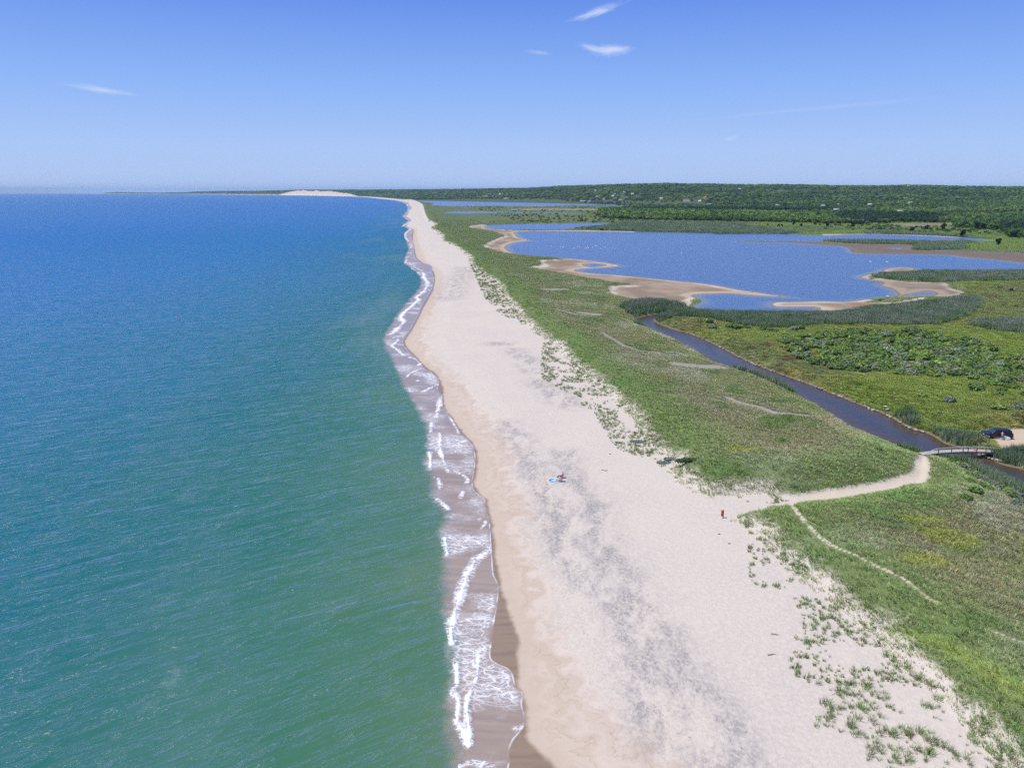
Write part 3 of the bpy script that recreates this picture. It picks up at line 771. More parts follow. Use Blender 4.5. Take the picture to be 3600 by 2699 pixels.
for nm, mat, lab in (('lagoon', mat_lagoon, 'broad blue lagoon behind the dunes'), ('far_lagoon', mat_lagoon, 'far pale blue lagoon below the wooded hills'),
                     ('pond', mat_lagoon, 'narrow blue ponds in the far marsh'), ('creek', mat_creek, 'dark brown creek running out under the footbridge')):
    ids = [k for k, (a, _) in enumerate(WATERS) if a == nm]
    ok = np.isin(GA['wid'], ids) & (GA['lw'] < (2.0 if nm == 'creek' else 6.0))
    kf = GF[(ok[GF]).all(1) & (GY[GF].min(1) > 50)]
    V = np.stack([GX, GY, 0.5 - gdrop], -1)
    v, f, at = compact(kf, V, {'lw': GA['lw']})
    tag(link(nm, mesh_np(nm, v, f, mat, True, at)), lab, kind='structure')

# the sea, with low waves in the sheet and foam fields
scols = np.concatenate([np.arange(-1.7, -0.24, 0.012), np.arange(-0.24, 0.13, 0.00145)])
SX, SY, SF = fan_grid(32, 31000, 0.0069, scols)
sA = ring_dist(SX, SY, LAND, 6000)
keep = (sA[SF] < 6).any(1)
used = np.unique(SF[keep])
m = np.full(len(SX), -1, np.int32); m[used] = np.arange(len(used))
SX, SY, sA, SF = SX[used], SY[used], -sA[used], m[SF[keep]]
B_ring = np.vstack([B_line, [(B_line[-1][0], B_line[-1][1]), (-20000, 6000), (-20000, 20)]])
sB = ring_dist(SX, SY, B_ring, 60, 60)
sB = np.where(SY > B_line[-1][1], sA - 8, sB)
FOAM = [('Q6', [(130, -20), (150, 100)], 26), ('Q6', [(462, 40), (440, 80), (360, 130), (320, 200), (280, 300), (245, 400), (210, 500), (195, 590)], 44), ('Q6', [(180, 640), (182, 740)], 10),
        ('Q6', [(212, 860), (220, 920), (222, 1040)], 12), ('Q6', [(375, 800), (375, 870), (365, 1000), (330, 1080), (295, 1170), (300, 1300), (312, 1400), (305, 1500)], 26),
        ('Q6', [(190, 1080), (235, 1180), (220, 1320), (270, 1390), (310, 1450)], 26), ('Q6', [(240, 1640), (330, 1610), (470, 1640)], 22), ('Q6', [(690, 1362), (640, 1365)], 8), ('Q6', [(470, 765), (400, 785), (375, 810)], 8),
        ('Q6', [(495, 575), (440, 600), (410, 630)], 8),
        ('Q5', [(150, 570), (160, 640), (150, 720), (180, 830), (220, 950), (258, 1015)], 26), ('Q5', [(330, 1020), (405, 1045), (485, 1105), (465, 1140)], 10), ('Q5', [(62, 440), (45, 560)], 30),
        ('Q5', [(28, 790), (45, 880), (42, 990)], 28), ('Q5', [(90, 1080), (140, 1100), (160, 1220)], 18), ('Q5', [(160, 150), (140, 260), (110, 390)], 36), ('Q5', [(120, 1330), (180, 1380), (260, 1460)], 8), ('Q5', [(590, 1560), (690, 1600), (640, 1660)], 30), ('Q5', [(430, 1240), (390, 1310)], 8),
        ('Q5', [(270, 380), (345, 500), (375, 575)], 7),
        ('Q4', [(620, 30), (650, 100), (670, 180), (610, 265), (545, 315), (575, 340), (480, 420), (400, 490), (360, 560), (400, 600), (330, 670), (270, 730), (205, 750)], 34),
        ('Q4', [(260, 780), (330, 800), (290, 850), (255, 880), (330, 930), (392, 990)], 30), ('Q4', [(440, 1005), (540, 1030), (600, 1080), (560, 1105)], 8), ('Q4', [(500, 1295), (610, 1275), (715, 1270)], 14), ('Q4', [(620, 1410), (720, 1360), (800, 1320)], 7),
        ('Q4', [(430, 1250), (470, 1200), (600, 1140)], 7), ('Q4', [(830, 1480), (820, 1560), (780, 1640)], 28),
        ('Q3', [(1350, 1450), (1325, 1400), (1270, 1345), (1295, 1285)], 40), ('Q3', [(1190, 1270), (1225, 1295)], 18), ('Q3', [(1085, 1205), (1145, 1240)], 14), ('Q3', [(1050, 1130), (1150, 1180)], 16), ('Q3', [(1180, 1205), (1250, 1245)], 18),
        ('Q3', [(985, 1130), (1025, 1070)], 18), ('Q3', [(1000, 1045), (1060, 1018)], 14), ('Q3', [(1060, 965), (1110, 960)], 9), ('Q3', [(1070, 895), (1100, 850), (1060, 835), (1130, 815)], 14),
        ('Q3', [(1120, 795), (1050, 785), (1000, 735), (995, 690), (1010, 650), (1075, 610), (1045, 590)], 16), ('Q3', [(940, 560), (1000, 530), (1095, 475)], 13), ('Q3', [(980, 430), (1085, 437)], 13), ('Q3', [(945, 405), (1020, 390), (1060, 372)], 9),
        ('Q3', [(990, 345), (1070, 325), (1030, 300)], 8), ('Q3', [(1065, 268), (1110, 265)], 7), ('Q3', [(1020, 240), (1040, 205)], 8), ('Q3', [(930, 180), (840, 155)], 6)]
foam = np.zeros(SX.shape, np.float32)
foam_w = np.where(SY < 600, 0.7 + 5.0 * np.clip(fbm(SX, SY, 3.2, 3, 55) - .22, 0, 1), 2.2)
for tg, pts, wpx in FOAM:
    ln = smooth_line(W(tg, pts, 0.1), 2)
    cu, cv = px(tg, *pts[len(pts) // 2])
    x0, y0 = unp(cu - wpx * CROPS[tg][2] / 2, cv, 0.1); x1, y1 = unp(cu + wpx * CROPS[tg][2] / 2, cv, 0.1)
    wd = max(abs(x1 - x0) * 0.5, 0.25) * 1.05
    d = near_line(SX, SY, ln, wd * 4)
    foam = np.maximum(foam, np.clip(1.0 - d / (wd * foam_w), 0, 1))
cdir, pdir = np.array([0.88, 0.47]), np.array([-0.47, 0.88])
along, acr = SX * cdir[0] + SY * cdir[1], SX * pdir[0] + SY * pdir[1]
wph = acr + 2.5 * (fbm(SX, SY, 30, 3, 51) - 0.5) * 6
swell = 0.07 * np.sin(wph * 2 * np.pi / 13.0) + 0.10 * (fbm(along / 3, acr, 4.5, 3, 52) - 0.5)
deepf = sstep(0.5, 14, sA) * sstep(1200, 500, SY)
SZ = swell * deepf + 0.2 * np.clip(foam, 0, 1) ** 1.5 * sstep(0.8, 4, sA) * sstep(1500, 600, SY)
SZ = SZ - curve_drop(SX, SY)

def sea_material():
    n = NT('sea_water')
    P = n.pos()
    sB, sA, fm = n.attr('sb'), n.attr('sa'), n.attr('foam')
    nl, nm, ns = n.noise(P, 0.012, 4), n.noise(P, 0.12, 4), n.noise(P, 1.0, 5)
    c0 = lambda x: n.sub(x, 0.5)
    off = n.add(n.add(n.attr('so'), n.mul(n.math('MAXIMUM', n.sub(n.node('ShaderNodeSeparateXYZ', {0: P}).outputs[1], 130.0), 0.0), .17)), n.mul(c0(nl), 60))   # base colour turned bluer along the beach, standing in for sky reflection at grazing angles
    cr = n.node('ShaderNodeValToRGB')
    n.set(cr.inputs[0], n.math('POWER', n.math('DIVIDE', n.math('MAXIMUM', off, 0.0), 560.0), 0.5))
    el = cr.color_ramp.elements
    stops = [(0.0, (.080, .158, .080)), (.13, (.048, .145, .080)), (.21, (.022, .126, .088)), (.30, (.006, .112, .120)), (.44, (.004, .118, .200)), (.65, (.003, .118, .285)), (1.0, (.003, .114, .325))]
    while len(el) < len(stops): el.new(0.5)
    for e, (p, c) in zip(el, stops): e.position = p; e.color = (*c, 1)
    col = cr.outputs[0]
    # pale plumes of stirred sand near the shore
    pl = n.mul(n.step(n.attr('so'), 75, 4), n.step(n.noise(n.scale(P, (1, 0.35, 1)), 0.03, 4, 0.5, 0.4), 0.46, 0.68))
    col = n.mix(n.mul(pl, 0.35), col, (0.12, 0.20, 0.165))
    # thin swash over brown sand
    sbn = n.add(sB, n.add(n.mul(c0(nm), 3.4), n.mul(c0(ns), 1.6)))
    strk = n.noise(n.scale(P, (0.08, 0.9, 1), -0.15), 1.0, 4)
    swash = n.mix(n.step(strk, 0.35, 0.7), (0.28, 0.218, 0.178), (0.34, 0.272, 0.225))
    shallow = n.step(sbn, 1.3, -0.9)
    col = n.mix(shallow, col, swash)
    # foam: breakers, lace, and the white hem of the swash
    lace_p = n.node('ShaderNodeVectorMath', {0: P, 1: n.node('ShaderNodeVectorMath', {0: n.noise(P, 0.9, 3, col=True), 1: (1.6, 1.6, 0)}, operation='MULTIPLY').outputs[0]}, operation='ADD').outputs[0]
    edge = n.voro(n.scale(lace_p, (0.42, 1.15, 1), -0.12), 1.0, 'DISTANCE_TO_EDGE')
    edge2 = n.voro(n.scale(lace_p, (0.9, 2.4, 1), -0.12), 1.3, 'DISTANCE_TO_EDGE')
    lace = n.math('MAXIMUM', n.step(edge, 0.12, 0.0), n.mul(n.step(edge2, 0.13, 0.0), 0.7))
    big = n.noise(n.scale(P, (0.7, 1, 1)), 0.09, 4)
    near_f = n.step(n.node('ShaderNodeSeparateXYZ', {0: P}).outputs[1], 300, 110)
    zone = n.mul(n.mul(shallow, n.step(sA, 0.0, 0.8)), n.step(n.add(big, n.mul(near_f, 0.10)), 0.50, 0.70))
    f1 = n.mul(lace, n.mul(zone, 0.78))
    film = n.mul(zone, 0.10)
    f2 = n.mul(n.step(fm, 0.02, 0.25), n.step(n.add(fm, n.add(n.mul(c0(n.noise(P, 2.4, 5, 0.65)), 1.0), n.add(n.mul(c0(ns), 0.9), n.mul(c0(n.noise(P, 0.3, 3)), 1.3)))), 0.58, 1.0))
    f2b = n.mul(n.step(n.add(fm, n.mul(c0(nm), 0.6)), 0.05, 0.5), n.mul(lace, 0.85))
    hem = n.mul(n.step(n.math('ABSOLUTE', n.sub(sA, n.add(0.10, n.mul(ns, 0.10)))), 0.12, 0.03), n.step(n.noise(P, 0.3, 3), 0.42, 0.60))
    # a few tiny whitecaps offshore
    cap = n.mul(n.step(n.noise(n.scale(P, (0.55, 1.3, 1), 0.5), 1.0, 4, 0.6), 0.785, 0.82), n.mul(n.step(sB, 3, 10), 0.7))
    ff = n.math('MAXIMUM', n.math('MAXIMUM', n.math('MAXIMUM', f1, f2), n.math('MAXIMUM', f2b, n.mul(hem, 0.55))), n.math('MAXIMUM', film, cap))
    col = n.mix(ff, col, (0.80, 0.83, 0.86))
    # ripples and wind waves, crests running obliquely to the beach
    Wv = n.scale(P, (0.20, 1.05, 1), 0.60)
    w1 = n.noise(Wv, 1.0, 4, 0.6, 0.5)
    w2 = n.noise(n.scale(P, (0.10, 0.38, 1), 0.52), 1.0, 3, 0.5, 0.4)
    w3 = n.noise(n.scale(P, (0.02, 0.07, 1), 0.5), 1.0, 3, 0.5)
    w1 = n.add(n.mul(w1, .6), n.mul(n.math('SUBTRACT', 1.0, n.math('ABSOLUTE', n.mul(n.sub(w1, .5), 4.0))), .22))   # sharpened crests
    h = n.add(n.mul(w1, 0.62), n.add(n.mul(w2, 0.55), n.mul(w3, 0.5)))
    calm = n.add(0.18, n.mul(n.step(sbn, -1.5, 2.5), 0.82))
    b = n.bump(n.add(n.mul(h, calm), n.mul(ff, 0.03)), 1.0, 2.1)
    rough = n.add(n.step(n.node('ShaderNodeSeparateXYZ', {0: P}).outputs[1], 80, 1500, .29, .42), n.mul(ff, 0.5))
    n.water(col, rough, b, n.mul(n.sub(1.0, n.mul(ff, .9)), n.step(n.node('ShaderNodeSeparateXYZ', {0: P}).outputs[1], 60, 900, .95, .40)))
    return n.m
so = np.where(sB > 0, np.minimum(np.where(sB >= 59, sA, sB), 4000), 0)
so = np.where(sA > 70, sA - 8, so)
sea = link('sea', mesh_np('sea', np.stack([SX, SY, SZ], -1), SF, sea_material(), True, {'sa': sA, 'sb': sB, 'foam': foam, 'so': so}))
tag(sea, 'open sea, green near the beach and deep blue offshore', kind='structure')

# ------------------------------------------------------------------ prototypes for vegetation
def leaf_material(name, source, rough=0.75, trans=0.18):
    n = NT(name)
    if source == 'INSTANCER':
        c = n.attr('tint', 'INSTANCER', True)
    else:
        c = n.node('ShaderNodeObjectInfo').outputs['Color']
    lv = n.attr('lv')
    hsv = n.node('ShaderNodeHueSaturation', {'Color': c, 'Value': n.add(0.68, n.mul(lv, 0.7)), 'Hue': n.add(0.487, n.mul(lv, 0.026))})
    d = n.node('ShaderNodeBsdfDiffuse', {'Color': hsv.outputs[0]})
    t = n.node('ShaderNodeBsdfTranslucent', {'Color': hsv.outputs[0]})
    m = n.node('ShaderNodeMixShader', {0: trans, 1: d.outputs[0], 2: t.outputs[0]})
    n.t.links.new(m.outputs[0], n.out.inputs['Surface'])
    return n.m
leaf_inst, leaf_obj = leaf_material('leaves_scattered', 'INSTANCER'), leaf_material('leaves', 'OBJECT')
bark = plain('bark', (0.14, 0.11, 0.085), 0.9, 0.2, 0.3)

def blades(seed, n, hgt, rad, wid, lean=0.45, wind=(0.15, 0.1)):
    r = np.random.default_rng(seed)
    V, F, L = [], [], []
    for _ in range(n):
        a, q = r.uniform(0, 6.283), rad * math.sqrt(r.random())
        bx, by = q * math.cos(a), q * math.sin(a)
        h = hgt * r.uniform(0.6, 1.15)
        la, ll = a + r.normal(0, 0.7), h * lean * r.uniform(0.3, 1.4)
        dx, dy = math.cos(la) * ll + wind[0] * h, math.sin(la) * ll + wind[1] * h
        wa = r.uniform(0, 3.14); wx, wy = math.cos(wa) * wid / 2, math.sin(wa) * wid / 2
        k = len(V)
        V += [(bx - wx, by - wy, -0.06), (bx + wx, by + wy, -0.06), (bx + dx * .4 + wx * .8, by + dy * .4 + wy * .8, h * .65), (bx + dx * .4 - wx * .8, by + dy * .4 - wy * .8, h * .65), (bx + dx, by + dy, h)]
        F += [(k, k + 1, k + 2), (k, k + 2, k + 3), (k + 3, k + 2, k + 4)]
        L += [r.random()] * 5
    return np.array(V), np.array(F), np.array(L)

def ico(sub):
    bm = bmesh.new(); bmesh.ops.create_icosphere(bm, subdivisions=sub, radius=1.0)
    V = np.array([v.co[:] for v in bm.verts]); F = np.array([[v.index for v in f.verts] for f in bm.faces]); bm.free()
    return V, F
ICO1, ICO2 = ico(1), ico(2)

def leafy(seed, lobes, n, size, core=0.86, up=0.25):
    """crown of leaf sprays spread over and through overlapping lobes"""
    r = np.random.default_rng(seed)
    V, F, L = [], [], []
    cnt = 0
    for (cx, cy, cz, rx, ry, rz) in lobes:
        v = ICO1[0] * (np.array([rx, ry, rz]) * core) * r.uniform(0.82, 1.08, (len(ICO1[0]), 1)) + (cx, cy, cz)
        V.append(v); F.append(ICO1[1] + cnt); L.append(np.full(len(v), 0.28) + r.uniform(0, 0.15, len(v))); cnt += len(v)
    wts = np.array([l[3] * l[4] + l[4] * l[5] for l in lobes]); wts = wts / wts.sum()
    pick = r.choice(len(lobes), n, p=wts)
    d = r.normal(size=(n, 3)); d[:, 2] = d[:, 2] + up; d /= np.linalg.norm(d, axis=1)[:, None]
    lb = np.array(lobes)[pick]
    c = lb[:, :3] + d * lb[:, 3:] * r.uniform(0.78, 1.10, (n, 1))
    nn = d + r.normal(0, 0.55, (n, 3)); nn /= np.linalg.norm(nn, axis=1)[:, None]
    t = np.cross(nn, r.normal(size=(n, 3))); t /= np.linalg.norm(t, axis=1)[:, None]
    b = np.cross(nn, t)
    s = size * r.uniform(0.55, 1.3, (n, 1))
    q = np.stack([c - t * s - b * s * .5, c + t * s * .3 - b * s * .8, c + t * s + b * s * .4, c - t * s * .2 + b * s * .9], 1).reshape(-1, 3)
    i = np.arange(n)[:, None] * 4 + cnt
    V.append(q); F.append(np.concatenate([i + [0, 1, 2], i + [0, 2, 3]], 0)); L.append(np.repeat(r.random(n), 4))
    return np.vstack(V), np.vstack(F), np.concatenate(L)

def lobes_tree(seed, h, spread, nl, low=0.3):
    r = np.random.default_rng(seed)
    out = [(0, 0, h * 0.60, spread * .62, spread * .62, h * .32)]
    for k in range(nl):
        a = k * 6.283 / nl + r.uniform(-.4, .4); q = spread * r.uniform(.35, .62); z = h * r.uniform(low + .08, .80); s = spread * r.uniform(.30, .48)
        out.append((math.cos(a) * q, math.sin(a) * q, z, s, s, s * r.uniform(.65, .95)))
    return out

def lobes_bush(seed, h, rad, nl):
    r = np.random.default_rng(seed)
    out = [(0, 0, h * .45, rad * .6, rad * .6, h * .5)]
    for k in range(nl):
        a = k * 6.283 / nl + r.uniform(-.5, .5); q = rad * r.uniform(.4, .7); s = rad * r.uniform(.28, .5)
        out.append((math.cos(a) * q, math.sin(a) * q, h * r.uniform(.25, .6), s, s, h * r.uniform(.28, .42)))
    return out

def proto(name, vfl, mat):
    v, f, l = vfl
    return mesh_np(name, v, f, mat, False, {'lv': l})

def trunk_mesh(seed, h, r0):
    """tapered trunk with a few limbs"""
    r = np.random.default_rng(seed)
    V, F = [], []
    def limb(p, q, ra, rb):
        p, q = np.array(p, float), np.array(q, float)
        d = (q - p) / np.linalg.norm(q - p)
        t = np.cross(d, (0.3, 0.9, 0.1)); t /= np.linalg.norm(t); b = np.cross(d, t)
        k = len(V)
        for c, rr in ((p, ra), (q, rb)):
            for j in range(6):
                a = j * math.pi / 3
                V.append(c + (t * math.cos(a) + b * math.sin(a)) * rr)
        for j in range(6):
            F.append((k + j, k + (j + 1) % 6, k + 6 + (j + 1) % 6)); F.append((k + j, k + 6 + (j + 1) % 6, k + 6 + j))
    top = (r.normal(0, .05) * h, r.normal(0, .05) * h, h * .62)
    limb((0, 0, -0.3), (0, 0, h * .3), r0 * 1.25, r0 * .9); limb((0, 0, h * .3), top, r0 * .9, r0 * .4)
    for k in range(4):
        a = r.uniform(0, 6.28); limb((0, 0, h * r.uniform(.25, .45)), (math.cos(a) * h * .28, math.sin(a) * h * .28, h * r.uniform(.55, .72)), r0 * .5, r0 * .15)
    return mesh_np('trunk', V, F, bark, True)

src = bpy.data.collections.new('growth_patterns')     # sources of scattered growth, not part of the scene itself
def source(name, meshes):
    col = bpy.data.collections.new(name)
    for k, me in enumerate(meshes):
        o = bpy.data.objects.new('%s_%02d' % (name, k), me)
        col.objects.link(o)
    return col
src_dune = source('dune_blades', [proto('b%d' % k, blades(100 + k, 20, .36, .42, .05, 1.1), leaf_inst) for k in range(5)])
src_marsh = source('marsh_blades', [proto('b%d' % k, blades(200 + k, 18, .34, .5, .08, 1.2), leaf_inst) for k in range(4)])
src_reed = source('reed_blades', [proto('b%d' % k, blades(300 + k, 24, 1.35, .55, .06, .3), leaf_inst) for k in range(4)])
src_tuft = source('tuft_blades', [proto('b%d' % k, blades(400 + k, 20, .55, .22, .05, .8), leaf_inst) for k in range(4)])
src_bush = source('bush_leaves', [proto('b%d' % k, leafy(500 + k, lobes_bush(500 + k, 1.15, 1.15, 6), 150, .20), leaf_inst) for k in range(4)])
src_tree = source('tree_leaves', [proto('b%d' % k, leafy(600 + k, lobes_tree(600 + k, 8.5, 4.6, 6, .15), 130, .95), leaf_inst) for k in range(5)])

def scatter(name, label, col, P, rot, scl, tint, idx, kind='stuff'):
    """one object whose points carry copies of the source meshes"""
    me = bpy.data.meshes.new(name)
    P = np.asarray(P, np.float32)
    me.vertices.add(len(P)); me.vertices.foreach_set('co', P.ravel())
    def at(nm, typ, key, v, dt=np.float32):
        me.attributes.new(nm, typ, 'POINT').data.foreach_set(key, np.ascontiguousarray(v, dt).ravel())
    R3 = np.zeros((len(P), 3), np.float32); R3[:, 2] = rot
    at('rot', 'FLOAT_VECTOR', 'vector', R3)
    S = np.asarray(scl, np.float32)
    at('scl', 'FLOAT_VECTOR', 'vector', S if S.ndim == 2 else np.stack([S] * 3, -1))
    at('tint', 'FLOAT_VECTOR', 'vector', tint)
    at('idx', 'INT', 'value', idx, np.int32)
    o = link(name, me)
    ng = bpy.data.node_groups.new(name, 'GeometryNodeTree')
    ng.interface.new_socket('Geometry', in_out='INPUT', socket_type='NodeSocketGeometry')
    ng.interface.new_socket('Geometry', in_out='OUTPUT', socket_type='NodeSocketGeometry')
    gi, go = ng.nodes.new('NodeGroupInput'), ng.nodes.new('NodeGroupOutput')
    ci = ng.nodes.new('GeometryNodeCollectionInfo'); ci.inputs['Collection'].default_value = col
    ci.inputs['Separate Children'].default_value = True; ci.inputs['Reset Children'].default_value = True
    ip = ng.nodes.new('GeometryNodeInstanceOnPoints'); ip.inputs['Pick Instance'].default_value = True
    def na(nm, typ):
        a = ng.nodes.new('GeometryNodeInputNamedAttribute'); a.data_type = typ; a.inputs['Name'].default_value = nm
        return a.outputs['Attribute']
    L = ng.links.new
    L(gi.outputs[0], ip.inputs['Points']); L(ci.outputs[0], ip.inputs['Instance'])
    L(na('idx', 'INT'), ip.inputs['Instance Index']); L(na('scl', 'FLOAT_VECTOR'), ip.inputs['Scale'])
    er = ng.nodes.new('FunctionNodeEulerToRotation'); L(na('rot', 'FLOAT_VECTOR'), er.inputs[0]); L(er.outputs[0], ip.inputs['Rotation'])
    L(ip.outputs[0], go.inputs[0])
    md = o.modifiers.new('scatter', 'NODES'); md.node_group = ng
    return tag(o, label, kind=kind)

def jitter(c, amt):
    v = rng.normal(1, amt, (len(c), 1)) + rng.normal(0, amt * .3, (len(c), 3))
    return np.clip(c * np.clip(v, .4, 1.8), 0.004, 0.6)

# ------------------------------------------------------------------ grass, marsh and reeds
N = 520000
ly = rng.uniform(math.log(46), math.log(1300), N)
cy = np.exp(ly).astype(np.float32)
cx = (rng.uniform(-0.2, 0.98, N) * cy).astype(np.float32)
ok = rng.random(N) < np.minimum(1, (cy / 150) ** 2)
ok &= cx > np.interp(cy, [40, 150, 400, 1300], [4, 4, -20, -150])
cx, cy = cx[ok], cy[ok]
cz, ca = terrain(cx, cy)
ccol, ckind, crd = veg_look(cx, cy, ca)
grow = (ca['vg'] > np.where(ca['ph'] > -2, .5, -1.2)) & (ca['lw'] > 0.7) & (ca['fl'] < 0.8) & (ca['pk'] < -0.3) & (ca['tr'] > 0.5) & (ca['wr'] > -0.3 + rng.random(len(cx)) * .5) & (ca['hill'] < .5)
grow &= ~((np.abs(cx - CARX) < 4.0) & (cy > CARY - 3.4) & (cy < CARY + 2.2))
thin = (rng.random(len(cx)) < np.where(ca['ph'] > -4, 1.0, sstep(-1.6, 0.6, ca['vg'] + 3.4 * (fbm(cx, cy, 2.6, 3, 62) - .5)))) & (rng.random(len(cx)) < np.where(fbm(cx, cy, 10, 3, 61) > 0.60, 0.72, 1.0))
grow &= thin
big = np.maximum(1.0, (cy / 200)) ** 0.85
def do_grass(name, label, sel, col, nidx, s0, zs, jit, bright):
    k = np.nonzero(sel)[0]
    s = s0 * big[k] * rng.uniform(.7, 1.3, len(k))
    S = np.stack([s, s, s * zs / big[k] ** .75], -1)
    scatter(name, label, col, np.stack([cx[k], cy[k], cz[k] - curve_drop(cx[k], cy[k])], -1), rng.uniform(-.6, .6, len(k)) + rng.integers(0, 2, len(k)) * .3, S, jitter(ccol[k] * bright, jit), rng.integers(0, nidx, len(k)))
    return len(k)
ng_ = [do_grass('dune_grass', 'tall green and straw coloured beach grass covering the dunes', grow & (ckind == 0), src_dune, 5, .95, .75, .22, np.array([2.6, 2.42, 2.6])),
       do_grass('marsh_grass', 'low yellow green marsh grass beside the creek and behind the lagoon', grow & (ckind == 1), src_marsh, 4, 1.1, .7, .26, np.array([2.3, 2.15, 2.3])),
       do_grass('reed_bed', 'dark grey green reeds along the creek and the lagoon', grow & (ckind == 2), src_reed, 4, 1.05, .95, .16, 2.5)]

# sparse tufts on the open sand in front of the dunes
E_rings = [RG(W('R7', [(1100, 1658), (1090, 1480), (900, 1380), (750, 1350), (730, 1100), (620, 1030), (690, 760), (640, 620), (440, 560), (380, 500), (370, 400), (400, 280), (350, 190), (500, 310), (600, 400), (740, 550), (950, 740), (1200, 930), (1380, 1060), (1530, 1200), (1780, 1450), (1992, 1650), (1800, 1700)], VZ)),
           RG(W('R4', [(1120, 190), (1115, 390), (1200, 450), (1350, 520), (1380, 590), (1480, 660), (1560, 790), (1650, 870), (1850, 930), (1900, 990), (1985, 940), (1850, 800), (1700, 640), (1500, 450), (1300, 290), (1180, 180)], VZ)),
           RG(W('R2', [(655, 640), (690, 720), (740, 840), (800, 900), (860, 965), (960, 990), (1000, 1030), (950, 930), (880, 850), (830, 760), (740, 690)], VZ)),
           RG(W('R5', [(350, 1338), (500, 1340), (700, 1372), (560, 1395), (400, 1375)], VZ)),
           RG(W('Q3', [(1300, 465), (1450, 480), (1480, 530), (1380, 585), (1600, 620), (1450, 650), (1560, 690), (1700, 660), (1600, 760), (1900, 700), (1600, 560), (1480, 470)], VZ))]
T = []
for k, (r, dens) in enumerate(zip(E_rings, (2.6, 2.6, 1.1, 3.0, 0.04))):
    lo, hi = r.min(0), r.max(0)
    m = int((hi - lo).prod() * dens)
    q = rng.uniform(lo, hi, (m, 2))
    d = line_dist(q[:, 0].astype(np.float32), q[:, 1].astype(np.float32), r, True, True)
    cl_ = fbm(q[:, 0], q[:, 1], 3.5, 3, 71)
    q = q[(d > 0) & (cl_ > 0.44 + .10 * rng.random(m))]
    T.append(q)
T = np.vstack(T)
tz, ta = terrain(T[:, 0], T[:, 1])
okT = (ta['vg'] < 1.0) & (ta['sd'] > 20)
T, tz = T[okT], tz[okT]
order = np.argsort(T[:, 1])
T, tz = T[order], tz[order]
tcol = 2.0 * np.where(rng.random((len(T), 1)) < .7, np.array([[.105, .145, .052]]), np.array([[.15, .15, .085]]))
tuft_meshes = [proto('grass_tuft', blades(450 + k, 30, .62, .26, .035, .9), leaf_obj) for k in range(4)]
NT_ = min(300, len(T))
for k in range(NT_):
    o = link('grass_tuft', tuft_meshes[k % 4], None, (T[k, 0], T[k, 1], tz[k]), (0, 0, random.uniform(-.7, .7)))
    s = random.choice((.3, .38, .5, .6, .8, 1.05)) * random.uniform(.85, 1.15); o.scale = (s, s, s * random.uniform(.8, 1.1))
    c = tcol[k] * random.uniform(.75, 1.2); o.color = (*c, 1)
    tag(o, 'small tuft of beach grass alone on bare pale sand at lower right', 'grass tuft', 'grass tufts on the bare sand')
k = np.arange(NT_, len(T))
scatter('sparse_beach_grass', 'scattered beach grass tufts on the pale sand at the foot of the dunes', src_tuft, np.stack([T[k, 0], T[k, 1], tz[k] - curve_drop(T[k, 0], T[k, 1])], -1), rng.uniform(-.7, .7, len(k)),
        (.35 + .75 * rng.random(len(k)) ** 1.6) * np.maximum(1, T[k, 1] / 230), jitter(tcol[k], .15), rng.integers(0, 4, len(k)))

# ------------------------------------------------------------------ shrubs
def in_ring(r, n, seed):
    g = np.random.default_rng(seed); lo, hi = r.min(0), r.max(0)
    q = g.uniform(lo, hi, (n * 6, 2)); d = line_dist(q[:, 0].astype(np.float32), q[:, 1].astype(np.float32), r, True, True)
    return q[d > 0][:n]
SH = []
main = in_ring(SCRUB, 1700, 81)
keepm = fbm(main[:, 0], main[:, 1], 16, 3, 82) > 0.47
SH += [(x, y, 0) for x, y in main[keepm][:800]]
SH += [(x, y, 0) for x, y in main[~keepm][:60]]
SH += [(x, y, 1) for x, y in in_ring(SWSCRUB, 90, 83)]
for u, v in [(110, 262), (170, 268), (190, 305), (295, 292), (345, 300), (380, 290), (420, 295), (520, 300), (560, 305), (600, 308), (720, 298), (760, 292), (660, 330), (1200, 305), (1240, 345), (1470, 305), (1550, 780), (1720, 820), (2030, 855), (1900, 720), (2030, 760), (2080, 140), (2150, 145), (2000, 160), (1280, 100),
             (2050, 25), (2130, 40), (1440, 310)]:
    SH.append((*unp(*px('R5', u, v), 1.2), 2))
for u, v in [(1740, 1175), (1790, 1165), (1850, 1160), (1760, 1200), (1880, 1400), (1930, 1420), (1970, 1440), (1870, 1460), (1880, 1470), (1810, 1520), (1850, 1390), (640, 1080), (1170, 1175), (1250, 1185)]:
    SH.append((*unp(*px('R5', u, v), 1.6), 3))
SH = np.array(SH)
sz, sa_ = terrain(SH[:, 0], SH[:, 1])
okS = ~((np.abs(SH[:, 0] - CARX) < 8) & (np.abs(SH[:, 1] - CARY) < 9)) & (sa_['lw'] > 2.0) & (sa_['pk'] < -3.0)
SH, sz = SH[okS], sz[okS]
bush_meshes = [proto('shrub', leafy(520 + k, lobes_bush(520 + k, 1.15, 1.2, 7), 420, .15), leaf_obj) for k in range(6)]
SHCOL = [(.112, .172, .050), (.092, .146, .048), (.138, .192, .052), (.165, .185, .140), (.14, .165, .115), (.08, .118, .052)]
order = np.argsort(SH[:, 1] * 1.0)
ssc = rng.uniform(.8, 1.75, len(SH)); scol = np.array([SHCOL[i] for i in rng.choice(6, len(SH), p=[.34, .22, .18, .10, .08, .08])]) * 1.55
scol[SH[:, 2] == 3] = (.13, .22, .055)
ssc[SH[:, 2] == 3] *= .5
ssc[SH[:, 2] == 1] *= .7
grey = (SH[:, 2] == 1) & (rng.random(len(SH)) < .55); scol[grey] = (.20, .225, .18)
